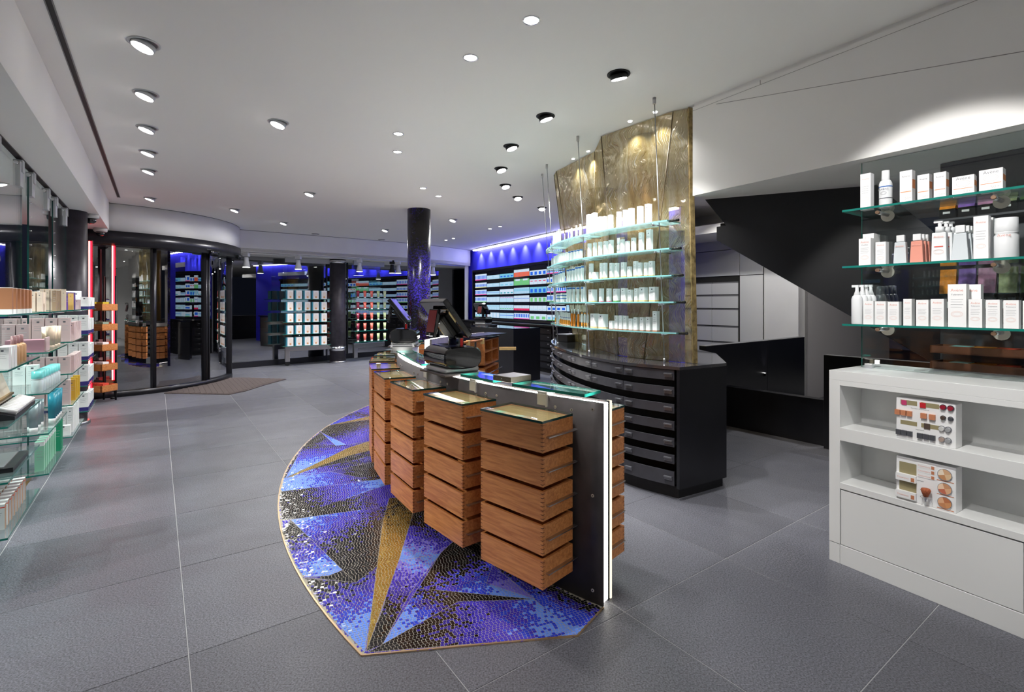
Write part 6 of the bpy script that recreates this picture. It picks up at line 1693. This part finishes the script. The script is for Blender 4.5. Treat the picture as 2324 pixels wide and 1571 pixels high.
# ================================================================== ceiling luminaires
LAMPN = {}
def downlight(px, py, kind, label, tilt=0.0, tdir=(0, 0), watt=40, cone=80, ceil=CEIL, aim=None, r=None):
    q = P(px, py, ceil)
    R = r or {'grey': 0.088, 'small': 0.052, 'black': 0.082, 'mini': 0.02}[kind]
    t = thing('ceiling_downlight', label, 'ceiling light', (q.x, q.y, ceil), 0, {'grey': 'grey gimbal downlights', 'small': 'small round downlights', 'black': 'black gimbal downlights', 'mini': 'mini spots'}[kind])
    rim = {'grey': M_grey if False else M_alu, 'small': M_chrome, 'black': M_blackm, 'mini': M_chrome}[kind]
    n = 28
    m = MB(); b = 0
    for rr, z in ((R, -0.001), (R, -0.006), (R * 0.84, -0.007), (R * 0.80, -0.001)):
        m.v += [(rr * math.cos(2 * PI * i / n), rr * math.sin(2 * PI * i / n), z) for i in range(n)]
    for k in range(3):
        for i in range(n): m.face([k * n + i, k * n + (i + 1) % n, (k + 1) * n + (i + 1) % n, (k + 1) * n + i][::-1], 0, True)
    m.build('rim', rim, t)
    if kind == 'mini':
        MB().lathe([(R * 0.85, -0.006), (R * 0.85, -0.001)], 14).build('lens', M_lampw, t)
    elif kind == 'small':
        MB().lathe([(R * 0.80, -0.004), (R * 0.80, -0.001)], 20).build('reflector', M_lampw, t)
    else:
        ax = math.atan2(tdir[1], tdir[0])
        hd = MB().lathe([(R * 0.70, -0.030), (R * 0.74, -0.030), (R * 0.76, -0.001)], 24).build('gimbal_head', rim, t)
        hd.rotation_euler = Matrix.Rotation(-tilt, 3, Vector((-math.sin(ax), math.cos(ax), 0))).to_euler(); hd.location = (0, 0, -0.004)
        MB().lathe([(R * 0.66, -0.0335), (R * 0.66, -0.0305)], 24).build('lens', M_lampw, hd)
        MB().lathe([(R * 0.80, -0.0035), (R * 0.80, -0.001)], 24).build('recess', M_blackm if kind == 'black' else M_grey, t)
    tg = aim or (q.x + tdir[0] * math.tan(tilt) * 3, q.y + tdir[1] * math.tan(tilt) * 3, 0)
    if watt: spot('downlight_lamp', (q.x, q.y, ceil - 0.06), tg, watt, cone, 0.75, radius=R * 0.6)
    return t
pos = ['nearest', 'second', 'third', 'fourth', 'fifth', 'sixth']
for k, (x, y) in enumerate(((327, 98), (331, 212), (334, 289), (337, 344), (338, 386), (341, 449))):
    downlight(x, y, 'grey', '%s tilted grey downlight in the left ceiling row' % pos[k], 0.30, (-D2.x, -D2.y), 60, 62)
for x, y, lb in ((632, 277, 'single grey downlight left of the ceiling centre'), (703, 438, 'grey downlight between entrance and mosaic column'), (533, 475, 'grey downlight before the curved entrance fascia'), (644, 505, 'grey downlight above the pack stand'), (874, 521, 'grey downlight left of the mosaic column'), (1028, 498, 'grey downlight right of the mosaic column')):
    downlight(x, y, 'grey', lb, 0.30, (-0.5, -0.4), 95 if y > 400 else 70, 162 if y > 400 else 110)
for x, y, lb in ((1206, 45, 'small chrome downlight nearest to the camera'), (1068, 130, 'second small chrome downlight above the counter'), (904, 303, 'third small downlight, upper of a close pair'), (902, 344, 'small downlight, lower of a close pair'), (960, 427, 'small downlight left above the mosaic column'), (995, 445, 'small downlight right above the mosaic column'), (1112, 519, 'tiny downlight left before the blue wall'), (1135, 514, 'tiny downlight right before the blue wall'), (1012, 545, 'tiny downlight left by the fascia corner'), (1029, 541, 'tiny downlight right by the fascia corner')):
    downlight(x, y, 'small', lb, 0, (0, 0), (55 if y < 400 else 90) if y < 460 else 60, 75 if y < 400 else 120, r=None if y < 460 else 0.045)
bl = ['nearest', 'second', 'third', 'fourth', 'fifth', 'sixth', 'farthest']
for k, (x, y) in enumerate(((1404, 168), (1238, 263), (1160, 331), (1137, 382), (1147, 420), (1175, 447), (1230, 471))):
    q = P(x, y, CEIL); am = [(1.22, 4.18), (0.95, 4.55), (0.72, 5.05), (0.56, 5.6), (0.50, 6.1), (0.48, 6.4), (0.5, 6.6)][k]; d = Vector((am[0], am[1], 0)) - q; d.z = 0; d.normalize()
    downlight(x, y, 'black', '%s black gimbal downlight in the curved row before the gold glass' % bl[k], 0.30, (d.x, d.y), 125 if k < 4 else 80, 70, aim=(am[0], am[1], 1.6))
for k, (x, y) in enumerate(((1487, 254), (1430, 275), (1335, 343), (1301, 360))):
    downlight(x, y, 'mini', '%s sparkling mini spot from the right along the gold glass' % ORD[k], 0, (0, 0), 14, 120)
downlight(2160, 380, 'grey', 'bright round downlight in the soffit above the white cabinet', 0, (0, 0), 30, 110, ceil=2.44, r=0.045)
# flat grey ceiling vents near the fascia
for x, y, lb in ((716, 531, 'flat round ceiling vent above the fascia, left one'), (866, 544, 'flat round ceiling vent above the fascia, right one')):
    q = P(x, y, CEIL); o = MB().lathe([(0.07, -0.012), (0.085, -0.008), (0.09, 0)], 24).build('ceiling_vent', M_grey, None, (q.x, q.y, CEIL)); tag(o, lb, 'vent', 'ceiling vents')
    MB().lathe([(0.04, -0.016), (0.05, -0.012)], 20).build('vent_plate', M_alu, o)
# spots washing bulkhead and right shelves; passage and stairwell lamps added as unseen fill
for X, Y, tg, w, c, lb in ((1.05, 1.75, (2.25, 2.62, 1.75), 120, 52, 'shelf-lighting downlight above the viewer, right one'), (0.2, 1.2, (1.9, 2.6, 0.6), 60, 50, 'cabinet-lighting downlight above the viewer, left one'), (3.0, 7.1, (3.4, 7.4, 0.4), 60, 130, 'added hidden downlight over the passage by the white cabinets'), (4.3, 5.6, (4.4, 6.4, 0.6), 70, 130, 'added hidden downlight in the stairwell')):
    t = thing('ceiling_downlight', lb, 'ceiling light', (X, Y, CEIL), 0, 'rear downlights')
    MB().lathe([(0.08, -0.008), (0.085, -0.001)], 20).build('rim', M_alu, t); MB().lathe([(0.06, -0.010), (0.06, -0.008)], 20).build('lens', M_lampw, t)
    spot('downlight_lamp', (X, Y, CEIL - 0.06), tg, w, c, 0.3)
# track spots over the left shop window, behind the glass stands
for k in range(5):
    q = UV(3.2 + 1.35 * k, -1.75, 2.745)
    t = thing('track_spotlight', '%s white spotlight from the camera above the left shop window' % ORD[k], 'spotlight', q, 0, 'left window spotlights')
    MB().lathe([(0.075, -0.24), (0.08, -0.24), (0.05, -0.10), (0.045, -0.002)], 20).build('lamp_head', M_lampbody, t)
    MB().lathe([(0.07, -0.246), (0.07, -0.242)], 20).build('lens', M_lampw, t)
    e = UV(3.2 + 1.35 * k, -0.55, 0.6); spot('track_lamp', (q.x, q.y, 2.47), e, 150, 75, 0.5)
# unseen lamps added behind the camera for bounce light
k_ = 0
for X in (-3.6, -1.2, 1.2, 3.6):
    for Y in (-0.9, -3.0, -5.0):
        t = thing('ceiling_downlight', 'added unseen downlight of the shop area behind the viewer, %s across in %s row' % (ORD[int((X + 3.6) / 2.4 + .5)], ORD[[-0.9, -3.0, -5.0].index(Y)]), 'ceiling light', (X, Y, CEIL), 0, 'rear downlights')
        MB().lathe([(0.08, -0.008), (0.085, -0.001)], 20).build('rim', M_alu, t); MB().lathe([(0.06, -0.010), (0.06, -0.008)], 20).build('lens', M_lampw, t)
        spot('downlight_lamp', (X, Y, CEIL - 0.06), (X, Y, 0), 90, 140, 0.8)
